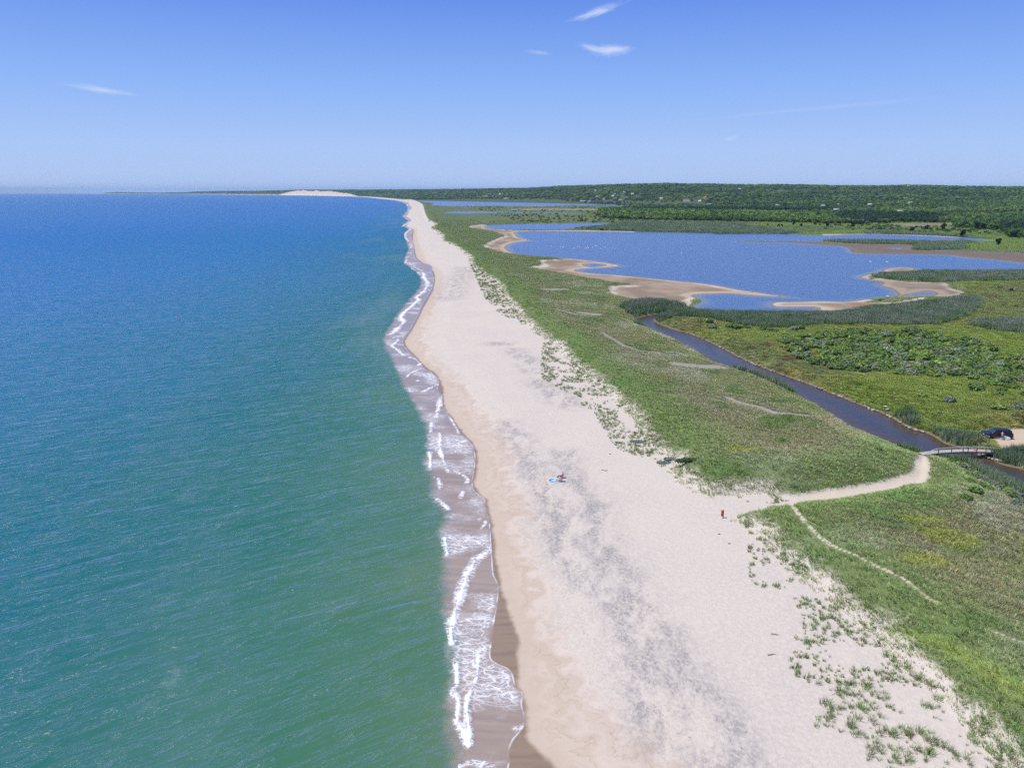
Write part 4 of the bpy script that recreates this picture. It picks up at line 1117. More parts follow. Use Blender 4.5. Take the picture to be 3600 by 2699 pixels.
BUSH_LABEL = {0: ('rounded green or grey shrub in the thicket right of the creek', 'shrubs in the marsh thicket'), 1: ('low grey green bush on the bank below the footbridge', 'bushes below the footbridge'),
              2: ('lone shrub on open marsh around the thicket right of the creek', 'lone shrubs on the marsh'), 3: ('small dark green bush in the dune grass by the path', 'small bushes near the path')}
ind = order[:296]
for k in ind:
    o = link('shrub', bush_meshes[int(k) % 6], None, (SH[k, 0], SH[k, 1], sz[k] - .1), (0, 0, random.uniform(0, 6.28)))
    s = ssc[k] * (.8 if SH[k, 2] == 1 else 1.05); o.scale = (s, s * random.uniform(.85, 1.15), s * random.uniform(.75, 1.0))
    c = scol[k] * random.uniform(.85, 1.15); o.color = (*c, 1)
    lb, gp = BUSH_LABEL[int(SH[k, 2])]
    hue = 'blue grey' if c[2] > c[1] * .6 else ('bright green' if c[1] > .24 else 'mid green')
    tag(o, lb.replace('rounded green or grey', 'rounded ' + hue).replace('low grey green', 'low ' + hue), 'shrub', gp)
k = order[296:]
if len(k):
    scatter('scrub', 'dense scrub filling the back of the marsh thicket', src_bush, np.stack([SH[k, 0], SH[k, 1], sz[k] - .1], -1), rng.uniform(0, 6, len(k)), ssc[k] * 1.05, jitter(scol[k], .1), rng.integers(0, 4, len(k)))

# low scrub scattered over the far marsh between the ponds
m = 5200
q = np.stack([rng.uniform(-.1, .75, m), np.exp(rng.uniform(math.log(900), math.log(2900), m))], -1); q[:, 0] *= q[:, 1]
bz, ba = terrain(q[:, 0], q[:, 1])
okb = (ba['vg'] > 25) & (ba['lw'] > 8) & (ba['fl'] < -6) & (ba['hill'] < .5) & (ba['sd'] > 170) & (fbm(q[:, 0], q[:, 1] * .5, 90, 4, 91) + rng.normal(0, .05, m) > .50)
q, bz = q[okb], bz[okb]
scatter('marsh_scrub', 'dark low scrub dotted over the far marsh', src_bush, np.stack([q[:, 0], q[:, 1], bz - curve_drop(q[:, 0], q[:, 1]) - .2], -1), rng.uniform(0, 6, len(q)), rng.uniform(.9, 2.4, len(q)), jitter(np.full((len(q), 3), (.085, .14, .045)), .25), rng.integers(0, 4, len(q)))

# ------------------------------------------------------------------ houses: places first, so that the woods leave room for them
HOUSES = ([('S6', x, y, k) for x, y, k in [(712, 154, 'church'), (570, 172, 'long'), (545, 174, 'small'), (257, 191, 'small'), (285, 191, 'small'), (180, 148, 'small'), (248, 168, 'small'), (92, 172, 'small'), (470, 128, 'small'), (645, 167, 'small'), (770, 194, 'long'), (378, 152, 'small'),
           (1640, 122, 'white'), (1405, 207, 'small'), (1515, 222, 'long'), (1580, 226, 'grey'), (1790, 147, 'small'), (1830, 152, 'small'), (1810, 175, 'white'), (1655, 175, 'small'), (1920, 132, 'small'), (2000, 155, 'white'), (1720, 205, 'small'), (2025, 203, 'small'), (1880, 212, 'grey'), (2140, 182, 'small'), (1545, 82, 'grey')]] +
          [('S7', x, y, k) for x, y, k in [(600, 216, 'hotel'), (720, 226, 'white'), (770, 187, 'red'), (815, 256, 'long'), (1105, 103, 'grey'), (1505, 126, 'hotel'), (1160, 260, 'small'), (1467, 262, 'small'), (1915, 278, 'white'), (2040, 320, 'white'), (2112, 326, 'small'), (345, 200, 'white'), (640, 163, 'small')]] +
          [('S8', x, y, k) for x, y, k in [(890, 224, 'grey'), (945, 287, 'white'), (980, 289, 'small'), (828, 384, 'white'), (130, 370, 'white'), (150, 290, 'small'), (500, 297, 'grey'), (560, 382, 'small'), (925, 92, 'white'), (1050, 91, 'grey'), (1225, 95, 'grey')]])
hplaces = place_many([px(t, x, y) for t, x, y, _ in HOUSES])

# ------------------------------------------------------------------ woods
front = smooth_line(W('R2', [(1480, 320), (1500, 345), (1900, 358), (2211, 365)], 1) + W('R3', [(300, 368), (700, 374), (1000, 385), (1330, 386), (1345, 372), (1640, 376), (1800, 404), (1950, 418), (2060, 425), (2120, 470), (2212, 478), (2700, 500)], 1), 2)
WOODS = np.vstack([front, [(4000, front[-1][1]), (4000, 4000), (1000, 4000)], W('R2', [(1500, 300)], 1)])
m1, m2, m3 = 30000, 110000, 26000
q1 = np.stack([rng.uniform(.05, .95, m1), np.exp(rng.uniform(math.log(700), math.log(2200), m1))], -1)
q2 = np.stack([rng.uniform(-.75, .95, m2), np.exp(rng.uniform(math.log(1300), math.log(13500), m2))], -1)
q3 = np.stack([rng.uniform(-.62, -.15, m3), rng.uniform(6500, 13800, m3)], -1)
q = np.vstack([q1, q2, q3]); q[:, 0] *= q[:, 1]
hz_, ha = terrain(q[:, 0], q[:, 1])
wd = ring_dist(q[:, 0], q[:, 1], WOODS, 50)
wood = ((ha['hill'] > .5) | (wd > 0)) & (ha['lw'] > 10) & (ha['fl'] < -8) & (ha['cl'] < .25) & (ha['sd'] > 110)
clear = fbm(q[:, 0], q[:, 1] * .6, 260, 3, 95)
wood &= ~((clear > .66) & (q[:, 1] > 1500) & (q[:, 1] < 4200) & (rng.random(len(q)) < .8))
wood &= ~((ring_dist(q[:, 0], q[:, 1], RG(W('R3', [(1760, 319), (2300, 318), (2300, 327), (1780, 325)], 1)), 10) > 0))
D = np.hypot(q[:, 0], q[:, 1])
for hx_, hy_, hz0 in hplaces:
    hd = math.hypot(hx_, hy_); ux, uy = hx_ / hd, hy_ / hd
    al = q[:, 0] * ux + q[:, 1] * uy - hd; ac = q[:, 0] * -uy + q[:, 1] * ux
    wood &= ~((np.abs(ac) < 11) & (al > -45) & (al < 12))
q, hz_, D, wd = q[wood], hz_[wood], D[wood], wd[wood]
nn_ = fbm(q[:, 0], q[:, 1], 120, 3, 97)
tc = np.ones((len(q), 3)) * (.060, .105, .030)
tc = np.where((nn_ > .52)[:, None], np.array([[.095, .145, .040]]), tc)
tc = np.where((rng.random(len(q)) < .18)[:, None], np.array([[.032, .060, .024]]), tc)
pine = (ring_dist(q[:, 0], q[:, 1], RG(W('R3', [(1000, 345), (1080, 322), (1650, 330), (1640, 374), (1340, 374), (1100, 380)], 1)), 10) > 0) | (ring_dist(q[:, 0], q[:, 1], RG(W('R3', [(2060, 380), (2230, 385), (2230, 450), (2080, 440)], 1)), 10) > 0)
pine |= (ring_dist(q[:, 0], q[:, 1], RG(W('R2', [(1700, 290), (2211, 285), (2211, 305), (1700, 303)], 1)), 10) > 0) | (ring_dist(q[:, 0], q[:, 1], RG(W('R3', [(0, 285), (900, 290), (900, 308), (0, 308)], 1)), 10) > 0)
tc[pine] = (.030, .055, .026)
tc = tc * (0.62 + 0.85 * fbm(q[:, 0], q[:, 1], 210, 4, 98))[:, None]
tsc = rng.uniform(.5, 1.4, len(q)) * np.where(D > 2200, np.minimum(1.0 + (D - 2200) / 2600, 2.0), 1.0)
tsc[D > 6000] *= 1.6
tzs = np.where(D > 6000, .45, 1) * np.where(D > 2200, 1.0 / np.minimum(1.0 + (D - 2200) / 2600, 2.0), 1.0)
tsc[(D < 1500)] *= .80
inview = np.abs(q[:, 0] / q[:, 1]) < .70
order = np.argsort(D + np.where(inview, 0, 1e5))
ind, rest = order[:290], order[290:]
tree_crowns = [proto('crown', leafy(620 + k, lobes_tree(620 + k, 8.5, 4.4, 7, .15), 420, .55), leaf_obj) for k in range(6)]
tree_trunks = [trunk_mesh(640 + k, 8.5, .24) for k in range(3)]
def make_tree(x, y, z, s, sz_, col, k, label, group, name='broadleaf_tree'):
    e = link(name, None, None, (x, y, z), (0, 0, random.uniform(0, 6.28)))
    e.empty_display_size = .1
    e.scale = (s, s, sz_)
    tag(e, label, 'tree', group)
    c = link('crown', tree_crowns[k % 6], e); c.color = (*col, 1)
    link('trunk', tree_trunks[k % 3], e)
    return e
for k in ind:
    c = tc[k] * random.uniform(.8, 1.2) * 1.75
    make_tree(q[k, 0], q[k, 1], hz_[k] - D[k] ** 2 / RE - .3, tsc[k], tsc[k] * random.uniform(.75, 1.0), c, int(k), ('dark pine like' if pine[k] else 'pale green rounded' if tc[k][0] > .09 else 'mid green rounded' if tc[k][0] > .05 else 'dark rounded') + ' tree at the near edge of the woods behind the lagoon meadow', 'trees along the near edge of the woods')
S = np.stack([tsc[rest], tsc[rest], tsc[rest] * tzs[rest] * .9], -1)
scatter('woodland', 'unbroken green woodland over the hills and the far shore', src_tree, np.stack([q[rest, 0], q[rest, 1], hz_[rest] - D[rest] ** 2 / RE - .4], -1), rng.uniform(0, 6, len(rest)), S, jitter(tc[rest] * 1.75, .12), rng.integers(0, 5, len(rest)))

# trees standing alone on the meadow behind the lagoon
LONE = [(550, 395, .45, 'low dark bush-like tree, leftmost on the lagoon meadow'), (622, 398, .5, 'small spreading dark tree, left one of a touching pair on the meadow'), (643, 398, .45, 'small spreading dark tree, right one of a touching pair on the meadow'),
        (720, 389, .75, 'dark round tree on the meadow right of the touching pair'), (768, 398, .6, 'broad low dark tree on the meadow between two taller ones'), (937, 402, .95, 'tall narrow dark tree alone at the middle of the meadow'),
        (1103, 404, .95, 'dark tree with a bare stem in front of the pale wood edge'), (1482, 436, .9, 'tall dark tree nearest the reed fringe of the far shore'), (1582, 420, .85, 'small dark tree with open crown beside the sandy clearing'),
        (1690, 420, 1.15, 'broad dark tree right of the sandy clearing'), (1813, 466, 1.05, 'squat dark tree at the edge of the far lagoon shore'), (2041, 518, .8, 'small dark tree on the yellow green marsh beyond the lagoon'),
        (1905, 418, 1.2, 'large dark tree, left of two against the wood edge'), (1945, 418, 1.1, 'large dark tree, right of two against the wood edge'), (2110, 440, 1.2, 'wide dark tree by the right end of the woods')]
for (u, v, s, lb), (x, y, z) in zip(LONE, place_many([px('R3', u, v) for u, v, _, _ in LONE])):
    make_tree(x, y, z - .2, s * .82, s * .95, (.022, .042, .020), int(u), lb, 'lone trees on the lagoon meadow', 'meadow_tree')

# ------------------------------------------------------------------ mesh helpers for built things
def bm_obj(name, bm, mat, parent=None, smooth=False, loc=None, rot=None):
    bmesh.ops.recalc_face_normals(bm, faces=bm.faces)
    me = bpy.data.meshes.new(name); bm.to_mesh(me); bm.free()
    if smooth:
        for p in me.polygons: p.use_smooth = True
    me.materials.append(mat)
    return link(name, me, parent, loc, rot)

def add_box(bm, c, s, rot=None, bevel=0.0):
    r = bmesh.ops.create_cube(bm, size=1.0)
    M = Matrix.Translation(c) @ (rot.to_4x4() if rot is not None else Matrix()) @ Matrix.Diagonal((*s, 1))
    bmesh.ops.transform(bm, matrix=M, verts=r['verts'])
    if bevel:
        es = list({e for v in r['verts'] for e in v.link_edges})
        bmesh.ops.bevel(bm, geom=es, offset=bevel, segments=2, profile=.6, affect='EDGES')

def add_bar(bm, p, q, w, h=None, seg=0):
    """square or round bar from p to q"""
    p, q = Vector(p), Vector(q)
    d = q - p
    R = d.to_track_quat('Z', 'Y').to_matrix()
    if seg:
        r = bmesh.ops.create_cone(bm, cap_ends=True, segments=seg, radius1=w / 2, radius2=(h or w) / 2, depth=d.length)
        bmesh.ops.transform(bm, matrix=Matrix.Translation((p + q) / 2) @ R.to_4x4(), verts=r['verts'])
    else:
        add_box(bm, (p + q) / 2, (w, h or w, d.length), R)

def prism(bm, pts, y0, y1):
    """polygon in x,z pushed along y"""
    a = [bm.verts.new((x, y0, z)) for x, z in pts]; b = [bm.verts.new((x, y1, z)) for x, z in pts]
    bm.faces.new(a); bm.faces.new(list(reversed(b)))
    for i in range(len(pts)): bm.faces.new((a[i], b[i], b[(i + 1) % len(pts)], a[(i + 1) % len(pts)]))

def quad(bm, a, b, c, d):
    bm.faces.new([bm.verts.new(v) for v in (a, b, c, d)])

# ------------------------------------------------------------------ houses and masts on the far shore
m_white, m_grey = plain('white_clapboard', (.58, .57, .55), .6, .3, .05), plain('weathered_shingle', (.34, .32, .30), .8, .2, .15)
m_roofd, m_roofl, m_roofr = plain('dark_roof', (.17, .17, .18), .8, .2, .2), plain('pale_roof', (.42, .42, .43), .6, .3, .1), plain('red_roof', (.42, .19, .14), .8, .2, .15)
m_glass = plain('window_glass', (.03, .04, .05), .12, .6, .1)
def make_house(x, y, z, kind, label, turn):
    e = link('house', None, None, (x, y, z - .4), (0, 0, turn)); e.scale = (.8, .8, .8); tag(e, label, 'house', 'houses on the wooded far shore')
    w, d, h, rh = {'small': (9, 7, 4.2, 2.6), 'white': (12, 8.5, 6.2, 4), 'grey': (13, 8.5, 5, 3), 'long': (24, 9, 4.6, 2.6), 'red': (14, 9, 5, 3.2), 'hotel': (38, 12, 7.5, 2.8), 'church': (13, 9, 6.5, 5)}[kind]
    wm = {'grey': m_grey}.get(kind, m_white); rm = {'red': m_roofr, 'white': m_roofl, 'church': m_roofl, 'long': m_roofl, 'hotel': m_roofd}.get(kind, m_roofl if (int(x) % 2) else m_roofd)
    bm = bmesh.new(); add_box(bm, (0, 0, h / 2 - 1.5), (w, d, h + 3))
    gb = [(-d / 2, h), (d / 2, h), (0, h + rh)]
    for sx in (-w / 2, w / 2): bm.faces.new([bm.verts.new((sx, a, b)) for a, b in gb])
    bm_obj('wall', bm, wm, e)
    bm = bmesh.new()
    for sg in (-1, 1):
        a = [(-w / 2 - .5, sg * (d / 2 + .5), h - .45), (w / 2 + .5, sg * (d / 2 + .5), h - .45), (w / 2 + .5, 0, h + rh + .05), (-w / 2 - .5, 0, h + rh + .05)]
        lo = [bm.verts.new(v) for v in a]; hi = [bm.verts.new((v[0], v[1], v[2] + .3)) for v in a]
        bm.faces.new(lo); bm.faces.new(list(reversed(hi)))
        for i in range(4): bm.faces.new((lo[i], hi[i], hi[(i + 1) % 4], lo[(i + 1) % 4]))
    rf = bm_obj('roof', bm, rm, e)
    bm = bmesh.new(); add_box(bm, (w * .2, 0, h + rh + .5), (1, .9, 2)); bm_obj('chimney', bm, m_grey, rf)
    nwin = max(2, int(w // 4.5)); rows = 2 if h > 6 else 1
    win = None
    for rw in range(rows):
        for i in range(nwin):
            cxw = -w / 2 + w * (i + .5) / nwin; zc_ = h * (.5 if rows == 1 else (.27 + .45 * rw))
            bm = bmesh.new() if win is None else None
            if win is None:
                add_box(bm, (0, 0, 0), (1.5, .12, 1.7)); o = bm_obj('window', bm, m_glass, e); win = o.data
            else: o = link('window', win, e)
            o.location = (cxw, -d / 2 - .04, zc_)
    if kind in ('white', 'church'):
        bm = bmesh.new(); add_box(bm, (-w * .28, -d * .62, h * .45 - .8), (w * .34, d * .5, h * .9 + 1.6)); bm_obj('wing', bm, wm, e)
    return e
order_h = sorted(range(len(HOUSES)), key=lambda k: px(*HOUSES[k][:3])[0])
ORD = ['leftmost', 'second', 'third', 'fourth', 'fifth', 'sixth', 'seventh', 'eighth', 'ninth', 'tenth', 'eleventh', 'twelfth', 'thirteenth', 'fourteenth', 'fifteenth', 'sixteenth', 'seventeenth', 'eighteenth', 'nineteenth', 'twentieth']
KIND = {'small': 'tiny pale house', 'white': 'white gabled house', 'grey': 'grey shingled house', 'long': 'long low white house', 'red': 'red roofed white house', 'hotel': 'long two storey white building', 'church': 'white house below the white mast'}
cnt = {}
for k in order_h:
    t, u, v, kd = HOUSES[k]; x, y, z = hplaces[k]
    cnt[kd] = cnt.get(kd, 0) + 1
    n_ = sum(1 for h_ in HOUSES if h_[3] == kd)
    lb = KIND[kd] + ' on the far shore' + ('' if n_ == 1 else ', leftmost of its kind' if cnt[kd] == 1 else ', %s of its kind from the left' % (ORD[cnt[kd] - 1] if cnt[kd] <= 20 else '%dth' % cnt[kd]))
    make_house(x, y, z, kd, lb, math.atan2(-x, y) + ((k * 37) % 9 - 4) * .11)
(tx_, ty_, tz_), (ax_, ay_, az_) = place_many([px('S6', 699, 140), px('S6', 1831, 52)])
e = link('radio_mast', None, None, (tx_, ty_, tz_)); tag(e, 'slim white mast rising above the houses by the far lagoon', 'mast')
bm = bmesh.new(); add_bar(bm, (0, 0, 0), (0, 0, 40), 3.2, 1.6, 10); bm_obj('shaft', bm, m_white, e)
bm = bmesh.new(); add_bar(bm, (0, 0, 40), (0, 0, 47), .5, .2, 6); bm_obj('antenna', bm, m_white, e)
e = link('lattice_mast', None, None, (ax_, ay_, az_)); tag(e, 'thin dark lattice mast standing on the hilltop skyline', 'mast')
bm = bmesh.new()
for k in range(3):
    a = k * 2.094; add_bar(bm, (1.1 * math.cos(a), 1.1 * math.sin(a), 0), (.4 * math.cos(a), .4 * math.sin(a), 30), .35)
    for j in range(6): add_bar(bm, (1.0 * math.cos(a), 1.0 * math.sin(a), j * 4), (.9 * math.cos(a + 2.094), .9 * math.sin(a + 2.094), j * 4 + 4), .2)
bm_obj('lattice', bm, m_grey, e)

# ------------------------------------------------------------------ footbridge
m_wood, m_woodl = plain('weathered_timber', (.30, .28, .26), .85, .2, .2, 9), plain('grey_deck_boards', (.42, .385, .35), .85, .2, .15, 9)
m_rail = plain('pale_handrail', (.46, .45, .44), .7, .3, .1)
bx0, by0 = unp(3238, 1592, 1.7); bx1, by1 = unp(3502, 1584, 1.7)
bl = math.hypot(bx1 - bx0, by1 - by0)
br = link('footbridge', None, None, (bx0, by0, 0), (0, 0, math.atan2(by1 - by0, bx1 - bx0)))
tag(br, 'grey wooden footbridge with one handrail arching over the creek', 'bridge')
arch = lambda s: 1.5 + .45 * math.sin(math.pi * min(max(s / bl, 0), 1)) ** .8
bm = bmesh.new()
ds = .16; npl = int(bl / ds)
for i in range(npl):
    s = (i + .5) * ds
    sl = math.atan2(arch(s + .05) - arch(s - .05), .1)
    add_box(bm, (s, random.uniform(-.02, .02), arch(s)), (ds - .02, 1.5, .045), Matrix.Rotation(-sl, 3, 'Y'))
bm_obj('deck_boards', bm, m_woodl, br)['kind'] = 'stuff'
for sy in (-.62, .62):
    bm = bmesh.new()
    for i in range(16):
        s0, s1 = bl * i / 16, bl * (i + 1) / 16
        add_bar(bm, (s0, sy, arch(s0) - .17), (s1, sy, arch(s1) - .17), .10, .26)
    bm_obj('stringer', bm, m_wood, br)
rail_z = lambda s: arch(s) + .95 * min(1, .12 + s / (bl * .16))
bm = bmesh.new()
for i in range(18):
    s0, s1 = bl * i / 18, bl * (i + 1) / 18
    add_bar(bm, (s0, -.8, rail_z(s0)), (s1, -.8, rail_z(s1)), .16, .07)
bm_obj('handrail', bm, m_rail, br)
for s in (2.9, 5.5, 7.8, 8.8, 10.6, 12.4, 13.6):
    bm = bmesh.new(); add_box(bm, (s, -.8, (arch(s) - .35 + rail_z(s)) / 2 - .03), (.11, .11, rail_z(s) - arch(s) + .3)); bm_obj('rail_post', bm, m_wood, br)
for s in (6.3, 7.1, 8.0, 8.5, 10.7, 12.6):
    for sy in (-.55, .55):
        bm = bmesh.new(); add_bar(bm, (s, sy, -.9), (s, sy, arch(s) - .25), .2, .18, 10); bm_obj('pile', bm, m_wood, br)
for s in (7.1, 8.5, 10.7):
    bm = bmesh.new(); add_box(bm, (s, 0, arch(s) - .36), (.2, 1.7, .16)); bm_obj('cross_beam', bm, m_wood, br)
# pink bag left on the deck
m_pink = plain('pink_cloth', (.75, .16, .33), .8, .2)
c, sn = math.cos(br.rotation_euler.z), math.sin(br.rotation_euler.z)
V, F = ICO2; pv = V * (.32, .22, .20) * (1 + .12 * np.sin(V[:, :1] * 7)); pv[:, 2] = np.maximum(pv[:, 2], -.13)
s_ = 10.9
bag = link('beach_bag', mesh_np('beach_bag', pv, F, m_pink), None, (bx0 + s_ * c, by0 + s_ * sn, arch(s_) + .16)); tag(bag, 'small pink bag lying on the footbridge deck', 'bag')
bm = bmesh.new()
for i in range(8):
    a0, a1 = math.pi * i / 8, math.pi * (i + 1) / 8
    add_bar(bm, (.16 * math.cos(a0), 0, .17 + .14 * math.sin(a0)), (.16 * math.cos(a1), 0, .17 + .14 * math.sin(a1)), .03)
bm_obj('strap', bm, m_pink, bag)

# ------------------------------------------------------------------ boulders and bank stones
m_rock = NT('granite_boulder')
_tc = m_rock.node('ShaderNodeTexCoord').outputs['Object']
_n = m_rock.noise(_tc, 2.2, 6)
m_rock.bsdf(m_rock.mix(m_rock.step(_n, .35, .65), (.27, .24, .20), (.42, .385, .34)), .9, .2, m_rock.bump(m_rock.noise(_tc, 5, 5), .5, .08))
m_rock = m_rock.m
def rock_mesh(seed, flat=.62):
    r = np.random.default_rng(seed)
    V = ICO2[0].copy()
    for _ in range(9):                       # split faces
        d = r.normal(size=3); d /= np.linalg.norm(d); k = r.uniform(.55, .85)
        over = np.maximum(V @ d - k, 0); V -= np.outer(over * .85, d)
    V *= (1 + .08 * r.normal(size=(len(V), 1))) * (1, r.uniform(.7, 1), flat)
    return mesh_np('boulder', V, ICO2[1], m_rock, False)
rocks = [rock_mesh(700 + k) for k in range(6)]
BOULD = [(1690, 755, .55, 'sandy boulder, leftmost of the large row on the creek bank'), (1755, 785, .72, 'pale slanting boulder, second in the large row on the creek bank'), (1860, 775, .70, 'tall pale boulder leaning over its neighbour on the creek bank'), (1835, 800, .42, 'small boulder wedged in front of the tall pale one'),
         (1890, 805, .40, 'small rounded boulder right of the tall pale one'), (1985, 815, .78, 'large pale boulder with a dark gap on its left'), (2060, 850, .74, 'broad flat topped boulder in the large creek row'), (2165, 868, .70, 'boulder near the picture edge with a rounded top'), (2215, 900, .6, 'boulder half outside the picture edge by the creek'),
         (1475, 690, .35, 'small pale rock at the foot of the reeds beside the footbridge'), (1530, 715, .32, 'small grey rock between the footbridge and the large boulders'), (1600, 735, .3, 'small brown rock before the large boulder row'), (1380, 610, .45, 'pale rock under the far end of the footbridge'), (1210, 612, .4, 'flat pale rock in the creek behind the bridge piles'), (1080, 580, .35, 'pale rock at the water behind the middle bridge piles')]
bpos = [unp(*px('BR', u, v), .7) for u, v, _, _ in BOULD]
for k, ((u, v, s, lb), (x, y)) in enumerate(zip(BOULD, bpos)):
    o = link('boulder', rocks[k % 6], None, (x, y, .62 + s * .22), (random.uniform(-.2, .2), random.uniform(-.2, .2), random.uniform(0, 6.28))); o.scale = (s, s, s)
    tag(o, lb, 'boulder', 'boulders on the creek bank')
bank_r = smooth_line(W('R5', [(10, 305), (60, 326), (200, 386), (400, 491), (600, 571), (800, 641), (1000, 721), (1200, 801), (1330, 851), (1450, 921), (1600, 971)], .7), 6)
seg = np.linalg.norm(np.diff(bank_r, axis=0), axis=1); cum = np.concatenate([[0], np.cumsum(seg)])
s_ = 0.0; k = 0
while s_ < cum[-1]:
    x = np.interp(s_, cum, bank_r[:, 0]) + random.uniform(.1, .8); y = np.interp(s_, cum, bank_r[:, 1]) + random.uniform(.1, .8)
    sc = random.uniform(.22, .55)
    o = link('bank_stone', rocks[k % 6], None, (x, y, .66), (random.uniform(-.3, .3), random.uniform(-.3, .3), random.uniform(0, 6.28))); o.scale = (sc, sc, sc * .9)
    tag(o, 'small rough stone in the row edging the far creek bank', 'stone', 'stones edging the creek')
    s_ += random.choice((.5, .7, 1.0, 1.4, 3.2)); k += 1
# bleached driftwood lumps beside the creek
m_bleach = plain('bleached_wood', (.72, .70, .66), .8, .2)
for i, (u, v, L) in enumerate([(1312, 765, .9), (1318, 785, .7), (1312, 800, .9), (1325, 818, .8)]):
    x, y = unp(*px('R5', u, v), 1.0)
    bm = bmesh.new(); add_bar(bm, (-L / 2, 0, 0), (0, .12, .06), .34, .30, 8); add_bar(bm, (0, .12, .06), (L / 2, -.1, .02), .30, .16, 8)
    o = bm_obj('driftwood_log', bm, m_bleach, None, True, (x, y, 1.38), (0, 0, .5 + i)); tag(o, 'short bleached log beside the creek, %s from the back' % ['first', 'second', 'third', 'last'][i], 'driftwood', 'bleached logs by the creek')

# ------------------------------------------------------------------ swans
m_swan, m_beak = plain('white_feathers', (.82, .81, .78), .7, .2, .03), plain('orange_beak', (.62, .24, .05), .5, .4)
def swan_mesh():
    V, F = ICO2; b = V * (.52, .24, .20); b[:, 2] = np.maximum(b[:, 2], -.08) + .12; b[:, 2] += np.maximum(-b[:, 0] - .25, 0) * .45
    return mesh_np('body', b, F, m_swan)
sw_b = swan_mesh()
bm = bmesh.new()
pts = [(.36, 0, .22), (.50, 0, .42), (.46, 0, .62), (.42, 0, .78), (.52, 0, .88), (.64, 0, .84)]
for p, q_ in zip(pts, pts[1:]): add_bar(bm, p, q_, .10, .085, 8)
me_neck = bpy.data.meshes.new('neck'); bm.to_mesh(me_neck); bm.free(); me_neck.materials.append(m_swan)
bm = bmesh.new(); add_bar(bm, (.64, 0, .84), (.78, 0, .78), .07, .02, 6); me_beak = bpy.data.meshes.new('beak'); bm.to_mesh(me_beak); bm.free(); me_beak.materials.append(m_beak)
SW = [('R2', u, v) for u, v in [(1095, 541), (1178, 527), (1200, 531), (1238, 533), (1255, 534), (1345, 533), (1360, 534), (1325, 541), (1395, 541), (1405, 537), (1418, 537), (1466, 526), (1445, 536), (1498, 545), (1523, 532), (1527, 541), (1588, 546)]]
SWL = [('R2', 2020, 571, 'lone swan right of the flock on the lagoon'), ('R2', 1088, 396, 'lone swan on the small bay behind the sand bar'), ('R2', 1360, 441, 'lone swan near the far sand bar of the lagoon'), ('R3', 184, 573, 'lone swan on open water in the middle of the lagoon'),
       ('R3', 1216, 627, 'left swan of a pair off the marsh point'), ('R3', 1324, 629, 'right swan of a pair off the marsh point'), ('R3', 1328, 852, 'swan close to the near shore sand spit')]
def swan(t, u, v, lb, gp):
    x, y = unp(*px(t, u, v), .6)
    e = link('swan', None, None, (x, y, .5 - (x * x + y * y) / RE), (0, 0, random.uniform(0, 6.28))); e.scale = (1.35,) * 3
    tag(e, lb, 'swan', gp)
    link('body', sw_b, e); nk = link('neck', me_neck, e); link('beak', me_beak, nk)
for t in SW: swan(*t, 'white swan in the loose flock on the left part of the lagoon', 'swan flock')
for t, u, v, lb in SWL: swan(t, u, v, lb, 'swans on the lagoon')

# ------------------------------------------------------------------ sport utility car on the sandy parking place
m_paint = NT('navy_car_paint'); m_paint.bsdf((.010, .014, .028), .3, .35, None, **{'Coat Weight': .25, 'Coat Roughness': .08}); m_paint = m_paint.m
m_tint = NT('tinted_car_glass'); m_tint.bsdf((.010, .014, .018), .05, .7); m_tint = m_tint.m
m_wind = NT('windscreen_glass'); m_wind.bsdf((.03, .06, .075), .05, .9); m_wind = m_wind.m
m_rubber, m_steel = plain('tyre_rubber', (.02, .02, .02), .9, .2), plain('wheel_alloy', (.45, .45, .46), .3, .5, .05, 6, .8)
m_lamp, m_red, m_black = plain('headlamp_lens', (.80, .82, .84), .1, .7, .02), plain('tail_lamp_lens', (.35, .02, .02), .2, .6), plain('black_trim', (.02, .02, .022), .5, .4)
cx0, cy0 = unp(3507, 1540, 1.3)
car = link('parked_car', None, None, (cx0, cy0 + .6, 1.26), (0, 0, math.radians(171)))
tag(car, 'dark navy sport utility car parked on sand above the footbridge', 'car')
low = [(-2.78, .42), (-2.80, .75), (-2.74, 1.12), (1.22, 1.14), (1.9, 1.10), (2.55, 1.04), (2.74, .92), (2.80, .62), (2.76, .40), (2.25, .34)]
arc = lambda c: [(c + .47 * math.cos(a), .36 + .47 * math.sin(a)) for a in np.linspace(0, math.pi, 9)]
prof = low + [(x, max(z, .34)) for x, z in arc(1.75)] + [(x, max(z, .34)) for x, z in arc(-1.62)]
bm = bmesh.new(); prism(bm, prof, -.98, .98)
bmesh.ops.bevel(bm, geom=[e for e in bm.edges if abs(abs(e.verts[0].co.y) - .98) < .01 and abs(e.verts[0].co.y - e.verts[1].co.y) < .01 and min(e.verts[0].co.z, e.verts[1].co.z) > .9], offset=.07, segments=2, affect='EDGES')
body = bm_obj('body', bm, m_paint, car)
# cabin with inward leaning sides
bm = bmesh.new()
bot, top = [(-2.72, 1.10), (1.28, 1.12)], [(-2.42, 1.84), (.42, 1.86)]
def ring_(x0, x1, z0, z1, w): return [(x0, -w, z0), (x1, -w, z1), (x1, w, z1), (x0, w, z0)]
b_ = [bm.verts.new(v) for v in ring_(bot[0][0], bot[1][0], 1.10, 1.12, .95)]; t_ = [bm.verts.new(v) for v in ring_(top[0][0], top[1][0], 1.84, 1.86, .76)]
bm.faces.new(b_); bm.faces.new(list(reversed(t_)))
for i in range(4): bm.faces.new((b_[i], t_[i], t_[(i + 1) % 4], b_[(i + 1) % 4]))
bmesh.ops.bevel(bm, geom=[e for e in bm.edges if min(e.verts[0].co.z, e.verts[1].co.z) > 1.5 or abs(e.verts[0].co.z - e.verts[1].co.z) > .5], offset=.07, segments=3, affect='EDGES')
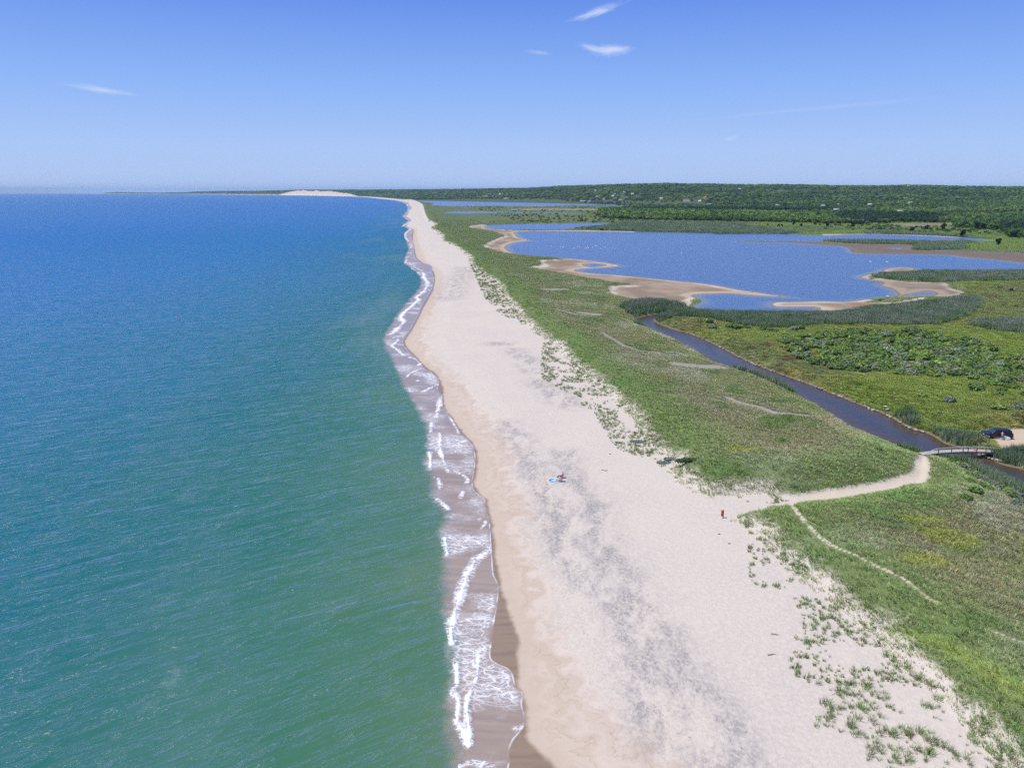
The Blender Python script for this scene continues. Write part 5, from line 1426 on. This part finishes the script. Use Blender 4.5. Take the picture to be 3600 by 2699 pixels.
cab = bm_obj('cabin', bm, m_paint, car, False)
lerp = lambda a, b, t: a + (b - a) * t
def side_pt(x_f, t, sy):      # along the cabin side: x fraction, height fraction
    xb, xt = lerp(bot[0][0], bot[1][0], x_f), lerp(top[0][0], top[1][0], x_f)
    return (lerp(xb, xt, t), sy * (lerp(.95, .76, t) + .012), lerp(1.11, 1.85, t))
for sy in (-1, 1):
    for f0, f1 in ((.06, .36), (.39, .62), (.65, .90)):
        bm = bmesh.new(); quad(bm, side_pt(f0, .12, sy), side_pt(f1, .12, sy), side_pt(f1, .84, sy), side_pt(f0 + .01, .84, sy)); bm_obj('side_window', bm, m_tint, car)
    for hx_ in (.55, -.6):
        bm = bmesh.new(); add_box(bm, (hx_, sy * 1.0, 1.0), (.18, .03, .04)); bm_obj('door_handle', bm, m_black, car)
    bm = bmesh.new(); add_box(bm, (.95, sy * 1.08, 1.16), (.12, .2, .16), None, .03); bm_obj('wing_mirror', bm, m_paint, car)
    bm = bmesh.new(); add_box(bm, (2.70, sy * .76, .86), (.12, .36, .17), None, .03); bm_obj('headlight', bm, m_lamp, car)
    bm = bmesh.new(); add_box(bm, (-2.77, sy * .88, 1.0), (.08, .18, .4), None, .02); bm_obj('tail_light', bm, m_red, car)
    bm = bmesh.new(); add_bar(bm, (-2.2, sy * .66, 1.92), (.2, sy * .66, 1.93), .04, .04, 6); bm_obj('roof_rail', bm, m_black, car)
    for wx in (1.75, -1.62):
        w_ = link('wheel', None, car, (wx, sy * .86, .38), (math.pi / 2, 0, 0))
        bm = bmesh.new(); bmesh.ops.create_cone(bm, cap_ends=True, segments=28, radius1=.38, radius2=.38, depth=.26)
        bmesh.ops.bevel(bm, geom=[e for e in bm.edges if abs(e.verts[0].co.z - e.verts[1].co.z) < .01], offset=.05, segments=2, affect='EDGES'); bm_obj('tyre', bm, m_rubber, w_)
        bm = bmesh.new(); bmesh.ops.create_cone(bm, cap_ends=True, segments=24, radius1=.235, radius2=.235, depth=.275)
        for j in range(6): add_bar(bm, (0, 0, .14 * -sy), (.22 * math.cos(j * 1.047), .22 * math.sin(j * 1.047), .14 * -sy), .06)
        bm_obj('rim', bm, m_steel, w_)
bm = bmesh.new(); quad(bm, (1.215, -.80, 1.20), (1.215, .80, 1.20), (.53, .68, 1.80), (.53, -.68, 1.80)); bm_obj('windscreen', bm, m_wind, car)
bm = bmesh.new(); quad(bm, (-2.71, .78, 1.20), (-2.71, -.78, 1.20), (-2.47, -.68, 1.76), (-2.47, .68, 1.76)); bm_obj('rear_window', bm, m_tint, car)
bm = bmesh.new(); add_box(bm, (2.76, 0, .86), (.08, 1.1, .2)); bm_obj('grille', bm, m_black, car)
bm = bmesh.new(); add_box(bm, (2.80, 0, .52), (.16, 1.9, .22), None, .04); bm_obj('front_bumper', bm, m_black, car)
bm = bmesh.new(); add_box(bm, (-2.82, 0, .55), (.16, 1.9, .22), None, .04); bm_obj('rear_bumper', bm, m_black, car)

# ------------------------------------------------------------------ people
m_skin, m_skin2 = plain('skin', (.52, .30, .20), .6, .3, .05), plain('tanned_skin', (.40, .22, .14), .6, .3, .05)
m_hair, m_hair2 = plain('dark_hair', (.025, .018, .014), .6, .4), plain('light_brown_hair', (.16, .09, .05), .6, .4)
def skin_mesh(name, joints, bones, radii, mat, parent, root):
    """one continuous surface grown round connected joints"""
    names = list(joints)
    me = bpy.data.meshes.new(name)
    me.from_pydata([joints[n_] for n_ in names], [(names.index(a), names.index(b)) for a, b in bones], [])
    o = link(name, me, parent)
    sk = o.modifiers.new('skin', 'SKIN'); sk.use_smooth_shade = True
    for i, n_ in enumerate(names):
        r = radii[n_]; v = me.skin_vertices[0].data[i]
        v.radius = r if isinstance(r, tuple) else (r, r); v.use_root = (n_ == root)
    sub = o.modifiers.new('smooth', 'SUBSURF'); sub.levels = sub.render_levels = 1
    me.materials.append(mat)
    return o
def figure(loc, rotz, J, label, skin, hair, clothes, hairlen=.02):
    """J: joint places; clothes: list of (name, bones, growth, material)"""
    e = link('person', None, None, loc, (0, 0, rotz)); tag(e, label, 'person')
    R = {'pelvis': (.15, .11), 'waist': (.13, .10), 'chest': (.16, .11), 'neck': .055, 'head': .085, 'crown': .075, 'shoulder_l': .06, 'shoulder_r': .06, 'elbow_l': .043, 'elbow_r': .043, 'wrist_l': .030, 'wrist_r': .030, 'palm_l': .036, 'palm_r': .036,
         'hip_l': .09, 'hip_r': .09, 'knee_l': .062, 'knee_r': .062, 'ankle_l': .042, 'ankle_r': .042, 'toe_l': .035, 'toe_r': .035}
    J = {k: Vector(v) for k, v in J.items()}
    fw = J.pop('face')
    B = [('pelvis', 'waist'), ('waist', 'chest'), ('chest', 'neck'), ('neck', 'head'), ('head', 'crown')]
    for s in 'lr':
        w, el = J['wrist_' + s], J['elbow_' + s]
        d = (w - el).normalized(); J['palm_' + s] = w + d * .08
        B += [('chest', 'shoulder_' + s), ('shoulder_' + s, 'elbow_' + s), ('elbow_' + s, 'wrist_' + s), ('wrist_' + s, 'palm_' + s), ('pelvis', 'hip_' + s), ('hip_' + s, 'knee_' + s), ('knee_' + s, 'ankle_' + s), ('ankle_' + s, 'toe_' + s)]
        side = d.cross(Vector((0, 0, 1))); side = side.normalized() if side.length > .1 else Vector((0, 1, 0))
        nrm = side.cross(d)
        for fi, (off, ln) in enumerate(((-.032, .070), (-.011, .085), (.011, .080), (.032, .062))):
            a, b = 'f%d%sa' % (fi, s), 'f%d%sb' % (fi, s)
            J[a] = J['palm_' + s] + side * off + d * (.03 + ln * .55) - nrm * .005; J[b] = J['palm_' + s] + side * off * 1.1 + d * (.03 + ln * .95) - nrm * .028
            R[a], R[b] = .0095, .008; B += [('palm_' + s, a), (a, b)]
        a, b = 'th%sa' % s, 'th%sb' % s
        J[a] = w + d * .055 - side * .052; J[b] = w + d * .095 - side * .066 - nrm * .01; R[a], R[b] = .011, .009; B += [('wrist_' + s, a), (a, b)]
    bd = skin_mesh('body', J, B, R, skin, e, 'pelvis')
    f = (J['crown'] - J['neck']).normalized()
    for nm, bones, grow_, mat in clothes:
        used_ = []
        for a, b in bones:
            for q_ in (a, b):
                if q_ not in used_: used_.append(q_)
        skin_mesh(nm, {k: J[k] for k in used_}, bones, {k: tuple(v + grow_ for v in R[k]) if isinstance(R[k], tuple) else R[k] + grow_ for k in used_}, mat, e, used_[0])
    hc = J['head'].lerp(J['crown'], .55)
    V, F = ICO2; hv = V * (.112, .105, .118); hv = hv[:, :]
    up_ = np.array(f); fwv = np.array(fw.normalized())
    keep_ = (V @ fwv < .35) | (V @ up_ > .55)
    ff = F[keep_[F].all(1)]
    hv = hv * (1 + hairlen) + np.array(hc)
    link('hair', mesh_np('hair', hv, ff, hair), e)
    sd_ = f.cross(fw).normalized()
    bm = bmesh.new()
    for sg in (-1, 1): add_box(bm, J['head'].lerp(J['crown'], .35) + fw * .088 + sd_ * sg * .034, (.014, .020, .012))
    bm_obj('eyes', bm, m_black, bd)
    bm = bmesh.new(); add_bar(bm, J['head'].lerp(J['crown'], .30) + fw * .082, J['head'] + fw * .105, .022, .034, 6); bm_obj('nose', bm, skin, bd)
    bm = bmesh.new(); add_box(bm, J['head'] + fw * .082 - f * .035, (.012, .045, .012)); bm_obj('mouth', bm, m_red, bd)
    bm = bmesh.new()
    for sg in (-1, 1): add_box(bm, J['head'].lerp(J['crown'], .3) + sd_ * sg * .09, (.035, .018, .055), None, .006)
    bm_obj('ears', bm, skin, bd)
    return e
ARMS = lambda s: [('chest', 'shoulder_' + s), ('shoulder_' + s, 'elbow_' + s)]
# standing by the car, seen from behind, stooping over a paddleboard
m_blue, m_whitec = plain('blue_shorts_cloth', (.03, .10, .42), .8, .2), plain('white_cloth', (.72, .71, .70), .8, .2)
fx, fy = unp(3521, 1545, 1.3)
JS = {'pelvis': (0, 0, .93), 'waist': (.05, 0, 1.10), 'chest': (.16, 0, 1.32), 'neck': (.27, 0, 1.47), 'head': (.33, 0, 1.55), 'crown': (.38, 0, 1.67), 'face': (.9, 0, -.35),
      'shoulder_l': (.17, .19, 1.38), 'shoulder_r': (.17, -.19, 1.38), 'elbow_l': (.28, .27, 1.12), 'elbow_r': (.28, -.27, 1.12), 'wrist_l': (.44, .24, .95), 'wrist_r': (.44, -.24, .95),
      'hip_l': (0, .09, .88), 'hip_r': (0, -.09, .88), 'knee_l': (.05, .10, .48), 'knee_r': (.03, -.12, .48), 'ankle_l': (0, .11, .08), 'ankle_r': (-.06, -.13, .08), 'toe_l': (.16, .12, .035), 'toe_r': (.10, -.15, .035)}
figure((fx, fy, 1.25), math.radians(58), JS, 'person in blue shorts, bare backed, stooping over a white paddleboard', m_skin, m_hair2,
       [('shorts', [('pelvis', 'hip_l'), ('hip_l', 'knee_l'), ('pelvis', 'hip_r'), ('hip_r', 'knee_r')], .022, m_blue), ('waistband', [('pelvis', 'waist')], .006, m_whitec)])
m_board, m_pad = plain('white_board_gloss', (.80, .80, .79), .25, .5, .03), plain('grey_deck_pad', (.62, .60, .62), .7, .2, .06)
pb = link('paddleboard', None, None, (fx + .20, fy + .48, 1.66), (math.radians(90), 0, math.radians(-30)))
tag(pb, 'long white paddleboard held on edge beside the navy car', 'paddleboard')
def outline(L, Wd, n_=36):
    return [(L / 2 * math.cos(a), Wd / 2 * math.copysign(abs(math.sin(a)) ** .72, math.sin(a))) for a in np.linspace(0, 2 * math.pi, n_, endpoint=False)]
bm = bmesh.new()
o1 = [bm.verts.new((x, y, .055)) for x, y in outline(3.15, .72)]; o2 = [bm.verts.new((x, y, -.055)) for x, y in outline(3.15, .72)]
bm.faces.new(o1); bm.faces.new(list(reversed(o2)))
for i in range(36): bm.faces.new((o1[i], o2[i], o2[(i + 1) % 36], o1[(i + 1) % 36]))
bmesh.ops.bevel(bm, geom=[e_ for e_ in bm.edges if abs(e_.verts[0].co.z - e_.verts[1].co.z) < .01], offset=.03, segments=2, affect='EDGES')
bm_obj('board', bm, m_board, pb)
bm = bmesh.new()
o1 = [bm.verts.new((x - .15, y, .062)) for x, y in outline(2.2, .56)]; o2 = [bm.verts.new((x - .15, y, .05)) for x, y in outline(2.2, .56)]
bm.faces.new(o1)
for i in range(36): bm.faces.new((o1[i], o2[i], o2[(i + 1) % 36], o1[(i + 1) % 36]))
bm_obj('deck_pad', bm, m_pad, pb)
bm = bmesh.new(); prism(bm, [(1.15, -.05), (1.35, -.05), (1.42, -.26)], -.008, .008); bm_obj('fin', bm, m_black, pb)

# two people on the beach with low chairs and towels
m_pinkt, m_orange, m_dark = plain('magenta_top', (.55, .03, .17), .8, .2), plain('orange_top', (.70, .13, .03), .8, .2), plain('dark_cloth', (.025, .025, .035), .8, .2)
m_towel = NT('blue_white_towel'); _t = m_towel.node('ShaderNodeTexCoord').outputs['Object']
_w = m_towel.noise(m_towel.scale(_t, (1.2, 6, 1)), 1.2, 2); m_towel.bsdf(m_towel.mix(m_towel.step(_w, .42, .55), (.16, .42, .68), (.66, .76, .82)), .9, .1); m_towel = m_towel.m
m_chairf, m_chairw, m_chairb = plain('chair_frame', (.55, .55, .56), .4, .5, .05, 6, .6), plain('white_chair_fabric', (.70, .70, .74), .8, .2), plain('blue_chair_fabric', (.05, .16, .42), .8, .2)
pos = place_many([px('PP', 1370, 655), px('PP', 1330, 800), px('PP', 1090, 770), px('PP', 1080, 690), px('PP', 935, 775)])
def beach_chair(loc, rz, fab, label):
    e = link('beach_chair', None, None, loc, (0, 0, rz)); tag(e, label, 'chair')
    bm = bmesh.new(); add_box(bm, (.02, 0, .20), (.46, .50, .03)); bm_obj('seat', bm, fab, e)
    bm = bmesh.new(); add_box(bm, (-.36, 0, .50), (.03, .50, .66), Matrix.Rotation(math.radians(-24), 3, 'Y')); bm_obj('backrest', bm, fab, e)
    for sy in (-.27, .27):
        bm = bmesh.new(); add_bar(bm, (.26, sy, .0), (-.22, sy, .21), .03); bm_obj('leg', bm, m_chairf, e)
        bm = bmesh.new(); add_bar(bm, (-.30, sy, .0), (.24, sy, .21), .03); bm_obj('leg', bm, m_chairf, e)
        bm = bmesh.new(); add_bar(bm, (-.22, sy, .19), (-.50, sy, .84), .03); bm_obj('side_frame', bm, m_chairf, e)
        bm = bmesh.new(); add_box(bm, (-.10, sy, .42), (.50, .05, .03)); bm_obj('armrest', bm, m_chairf, e)
    return e
JC = {'pelvis': (-.08, 0, .32), 'waist': (-.15, 0, .47), 'chest': (-.24, 0, .68), 'neck': (-.26, 0, .86), 'head': (-.23, 0, .96), 'crown': (-.22, 0, 1.09), 'face': (.95, 0, -.3),
      'shoulder_l': (-.25, .18, .77), 'shoulder_r': (-.25, -.18, .77), 'elbow_l': (-.10, .25, .53), 'elbow_r': (-.10, -.25, .53), 'wrist_l': (.14, .16, .50), 'wrist_r': (.14, -.16, .50),
      'hip_l': (-.02, .10, .31), 'hip_r': (-.02, -.10, .31), 'knee_l': (.38, .13, .46), 'knee_r': (.38, -.13, .44), 'ankle_l': (.72, .12, .10), 'ankle_r': (.76, -.12, .09), 'toe_l': (.90, .13, .11), 'toe_r': (.94, -.13, .10)}
torso = [('waist', 'chest')] + ARMS('l') + ARMS('r')
legs = [('pelvis', 'hip_l'), ('hip_l', 'knee_l'), ('pelvis', 'hip_r'), ('hip_r', 'knee_r')]
beach_chair(pos[0], math.radians(176), m_chairw, 'low white beach chair behind the person in magenta')
figure((pos[0][0], pos[0][1], pos[0][2]), math.radians(176), JC, 'dark haired person in magenta top sitting on a white beach chair', m_skin2, m_hair, [('top', torso, .018, m_pinkt), ('trousers', legs + [('knee_l', 'ankle_l'), ('knee_r', 'ankle_r')], .016, m_dark)])
bk = link('book', None, None, (pos[0][0] - .28, pos[0][1] - .01, pos[0][2] + .56), (0, math.radians(20), 0)); tag(bk, 'open white book in the lap of the person in magenta', 'book')
bm = bmesh.new(); add_box(bm, (0, -.09, 0), (.24, .17, .015), Matrix.Rotation(.2, 3, 'X')); bm_obj('page_block', bm, m_whitec, bk)
bm = bmesh.new(); add_box(bm, (0, .09, 0), (.24, .17, .015), Matrix.Rotation(-.2, 3, 'X')); bm_obj('page_block', bm, m_whitec, bk)
beach_chair(pos[1], math.radians(172), m_chairb, 'low blue beach chair behind the person in orange')
JD = {k: tuple(v) for k, v in JC.items()}; JD['knee_l'] = (.34, .12, .52); JD['ankle_l'] = (.52, .14, .09); JD['toe_l'] = (.70, .15, .04); JD['crown'] = (-.12, 0, 1.06); JD['head'] = (-.17, 0, .95)
figure(tuple(pos[1]), math.radians(172), JD, 'person in orange top sitting with bent knees on a blue beach chair', m_skin, m_hair2, [('top', torso, .018, m_orange), ('shorts', legs, .018, m_whitec)])
def towel(loc, rz, L, Wd, seed, label):
    n_ = 14; xs, ys = np.meshgrid(np.linspace(-L / 2, L / 2, n_), np.linspace(-Wd / 2, Wd / 2, n_))
    z = .035 + .05 * fbm(xs + seed, ys + seed, .35, 2, seed)
    idx = np.arange(n_ * n_).reshape(n_, n_); F = np.stack([idx[:-1, :-1], idx[:-1, 1:], idx[1:, 1:], idx[1:, :-1]], -1).reshape(-1, 4)
    o = link('beach_towel', mesh_np('beach_towel', np.stack([xs.ravel(), ys.ravel(), z.ravel()], -1), F, m_towel), None, loc, (0, 0, rz)); tag(o, label, 'towel')
    sol = o.modifiers.new('thickness', 'SOLIDIFY'); sol.thickness = .015
towel(pos[2], .12, 1.5, .75, 3, 'deep blue and white towel spread before the person in orange')
towel(pos[3], .05, 1.45, .6, 7, 'pale blue towel spread before the person in magenta')
bm = bmesh.new(); add_box(bm, (0, 0, .12), (.34, .2, .22), None, .05); add_bar(bm, (-.1, 0, .22), (0, 0, .34), .025); add_bar(bm, (0, 0, .34), (.1, 0, .22), .025)
o = bm_obj('small_bag', bm, plain('brown_canvas', (.25, .13, .08), .9, .1), None, False, tuple(pos[4])); tag(o, 'small brown bag at the foot end of the towels', 'bag')

# ------------------------------------------------------------------ orange box on a dark post
m_box, m_lid = plain('orange_red_box', (.50, .075, .03), .5, .4, .08), plain('light_orange_lid', (.62, .12, .05), .5, .4, .06)
ox, oy, oz = place_many([px('F', 2540, 1820)])[0]
e = link('rescue_box', None, None, (ox, oy, oz), (0, 0, .15)); tag(e, 'orange red box on a dark post at the beach end of the path', 'box')
bm = bmesh.new(); add_box(bm, (.12, .06, .58), (.10, .10, 1.36)); bm_obj('post', bm, plain('dark_post', (.04, .035, .035), .8, .2), e)
bm = bmesh.new(); add_box(bm, (-.10, -.02, .75), (.30, .22, .86), None, .02); bx_ = bm_obj('box', bm, m_box, e)
bm = bmesh.new(); add_box(bm, (-.10, -.02, 1.22), (.36, .28, .09), None, .02); bm_obj('lid', bm, m_lid, e)
bm = bmesh.new(); add_box(bm, (-.10, -.135, .82), (.12, .012, .05)); bm_obj('latch', bm, m_chairf, bx_)

# ------------------------------------------------------------------ odd bits on the sand
m_drift = plain('dark_driftwood', (.10, .075, .055), .9, .1)
BITS = [('R4', 1512, 1020, .7, 'dark driftwood stick on open sand, left one of two'), ('R4', 1534, 1022, .7, 'dark driftwood stick on open sand, right one of two'), ('R4', 1557, 916, .5, 'small dark piece of wood on sand below the dune edge'), ('R4', 1488, 710, .6, 'dark piece of wood on sand nearer the far tufts'),
        ('R5', 237, 1617, .4, 'small dark piece of wood on the sand below the orange box'), ('R7', 537, 880, .8, 'flat clump of dry stalks on the open sand, upper one'), ('R7', 520, 998, 1.0, 'flat clump of dry stalks on the open sand, lower one'), ('R7', 272, 350, .4, 'thin twig on the sand right of the orange box')]
for i, ((t, u, v, L, lb), (x, y, z)) in enumerate(zip(BITS, place_many([px(b[0], b[1], b[2]) for b in BITS]))):
    bm = bmesh.new(); r = random.Random(i)
    add_bar(bm, (-L / 2, 0, .05), (0, r.uniform(-.1, .1), .09), .09, .08, 6); add_bar(bm, (0, r.uniform(-.1, .1), .09), (L / 2, 0, .04), .08, .04, 6); add_bar(bm, (0, 0, .08), (L * .2, .2, .14), .05, .02, 6)
    if 'clump' in lb:
        for j in range(12): add_bar(bm, (r.uniform(-.3, .3), r.uniform(-.1, .1), .03), (r.uniform(-.6, .6), r.uniform(-.25, .25), r.uniform(.03, .16)), .03, .015, 4)
    o = bm_obj('driftwood', bm, m_drift if 'clump' not in lb else m_grey, None, False, (x, y, z), (0, 0, r.uniform(-.4, .4))); tag(o, lb, 'driftwood')
# rose thicket and grey-leaved plants at the dune edge
(rx, ry, rz_), *dm = place_many([px('R5', 55, 1150), px('R4', 1745, 838), px('R4', 1905, 972), px('R4', 1950, 950)])
rose = link('rose_bush', None, None, (rx, ry, rz_)); rose.scale = (.75, .7, .6); tag(rose, 'dark green rose thicket at the corner of the dune', 'shrub')
o = link('foliage', proto('foliage', leafy(801, [(-2.6, 0, .4, 1.3, 1, .6), (-.9, .2, .55, 1.5, 1.1, .8), (.9, 0, .5, 1.4, 1.1, .7), (2.5, -.4, .35, 1.3, .9, .55)], 900, .16), leaf_obj), rose); o.color = (.075, .12, .055, 1)
o = link('blossom', proto('blossom', leafy(802, [(-.9, .2, .7, 1.5, 1.1, .8), (.9, 0, .6, 1.4, 1.1, .75)], 40, .07, .2), leaf_obj), rose); o.color = (.45, .18, .26, 1)
for (x, y, z), lb in zip(dm, ('low silver green mat of leaves on sand, far one', 'low silver green mat of leaves on sand, near left one', 'low silver green mat of leaves on sand, near right one')):
    o = link('silver_plant', proto('silver_plant', leafy(810 + int(x), [(-.5, 0, .12, .8, .7, .2), (.5, .1, .12, .8, .7, .22)], 220, .14), leaf_obj), None, (x, y, z)); o.color = (.22, .28, .24, 1); tag(o, lb, 'plant')
# fringe of grey stalks at the dune foot handled by the tufts above

# ------------------------------------------------------------------ the air between here and the hills
bm = bmesh.new()
add_box(bm, (0, 0, 0), (1, 1, 1))
hz = bm_obj('haze', bm, bpy.data.materials.new('haze_air'))
HAZE_LO, HAZE_HI = -320.0, 126.0
hz.location.z = (HAZE_LO + HAZE_HI) / 2; hz.location.y = 15500; hz.scale = (110000, 33000, HAZE_HI - HAZE_LO)
hm = hz.data.materials[0]; hm.use_nodes = True; hm.node_tree.nodes.clear()
ho = hm.node_tree.nodes.new('ShaderNodeOutputMaterial'); hv_ = hm.node_tree.nodes.new('ShaderNodeVolumePrincipled')
hv_.inputs['Color'].default_value = (.50, .74, 1.0, 1); hv_.inputs['Density'].default_value = 3.6e-5; hv_.inputs['Anisotropy'].default_value = 0.0
hm.node_tree.links.new(hv_.outputs[0], ho.inputs['Volume'])
tag(hz, 'thin blue haze in the air over sea and land', kind='stuff')
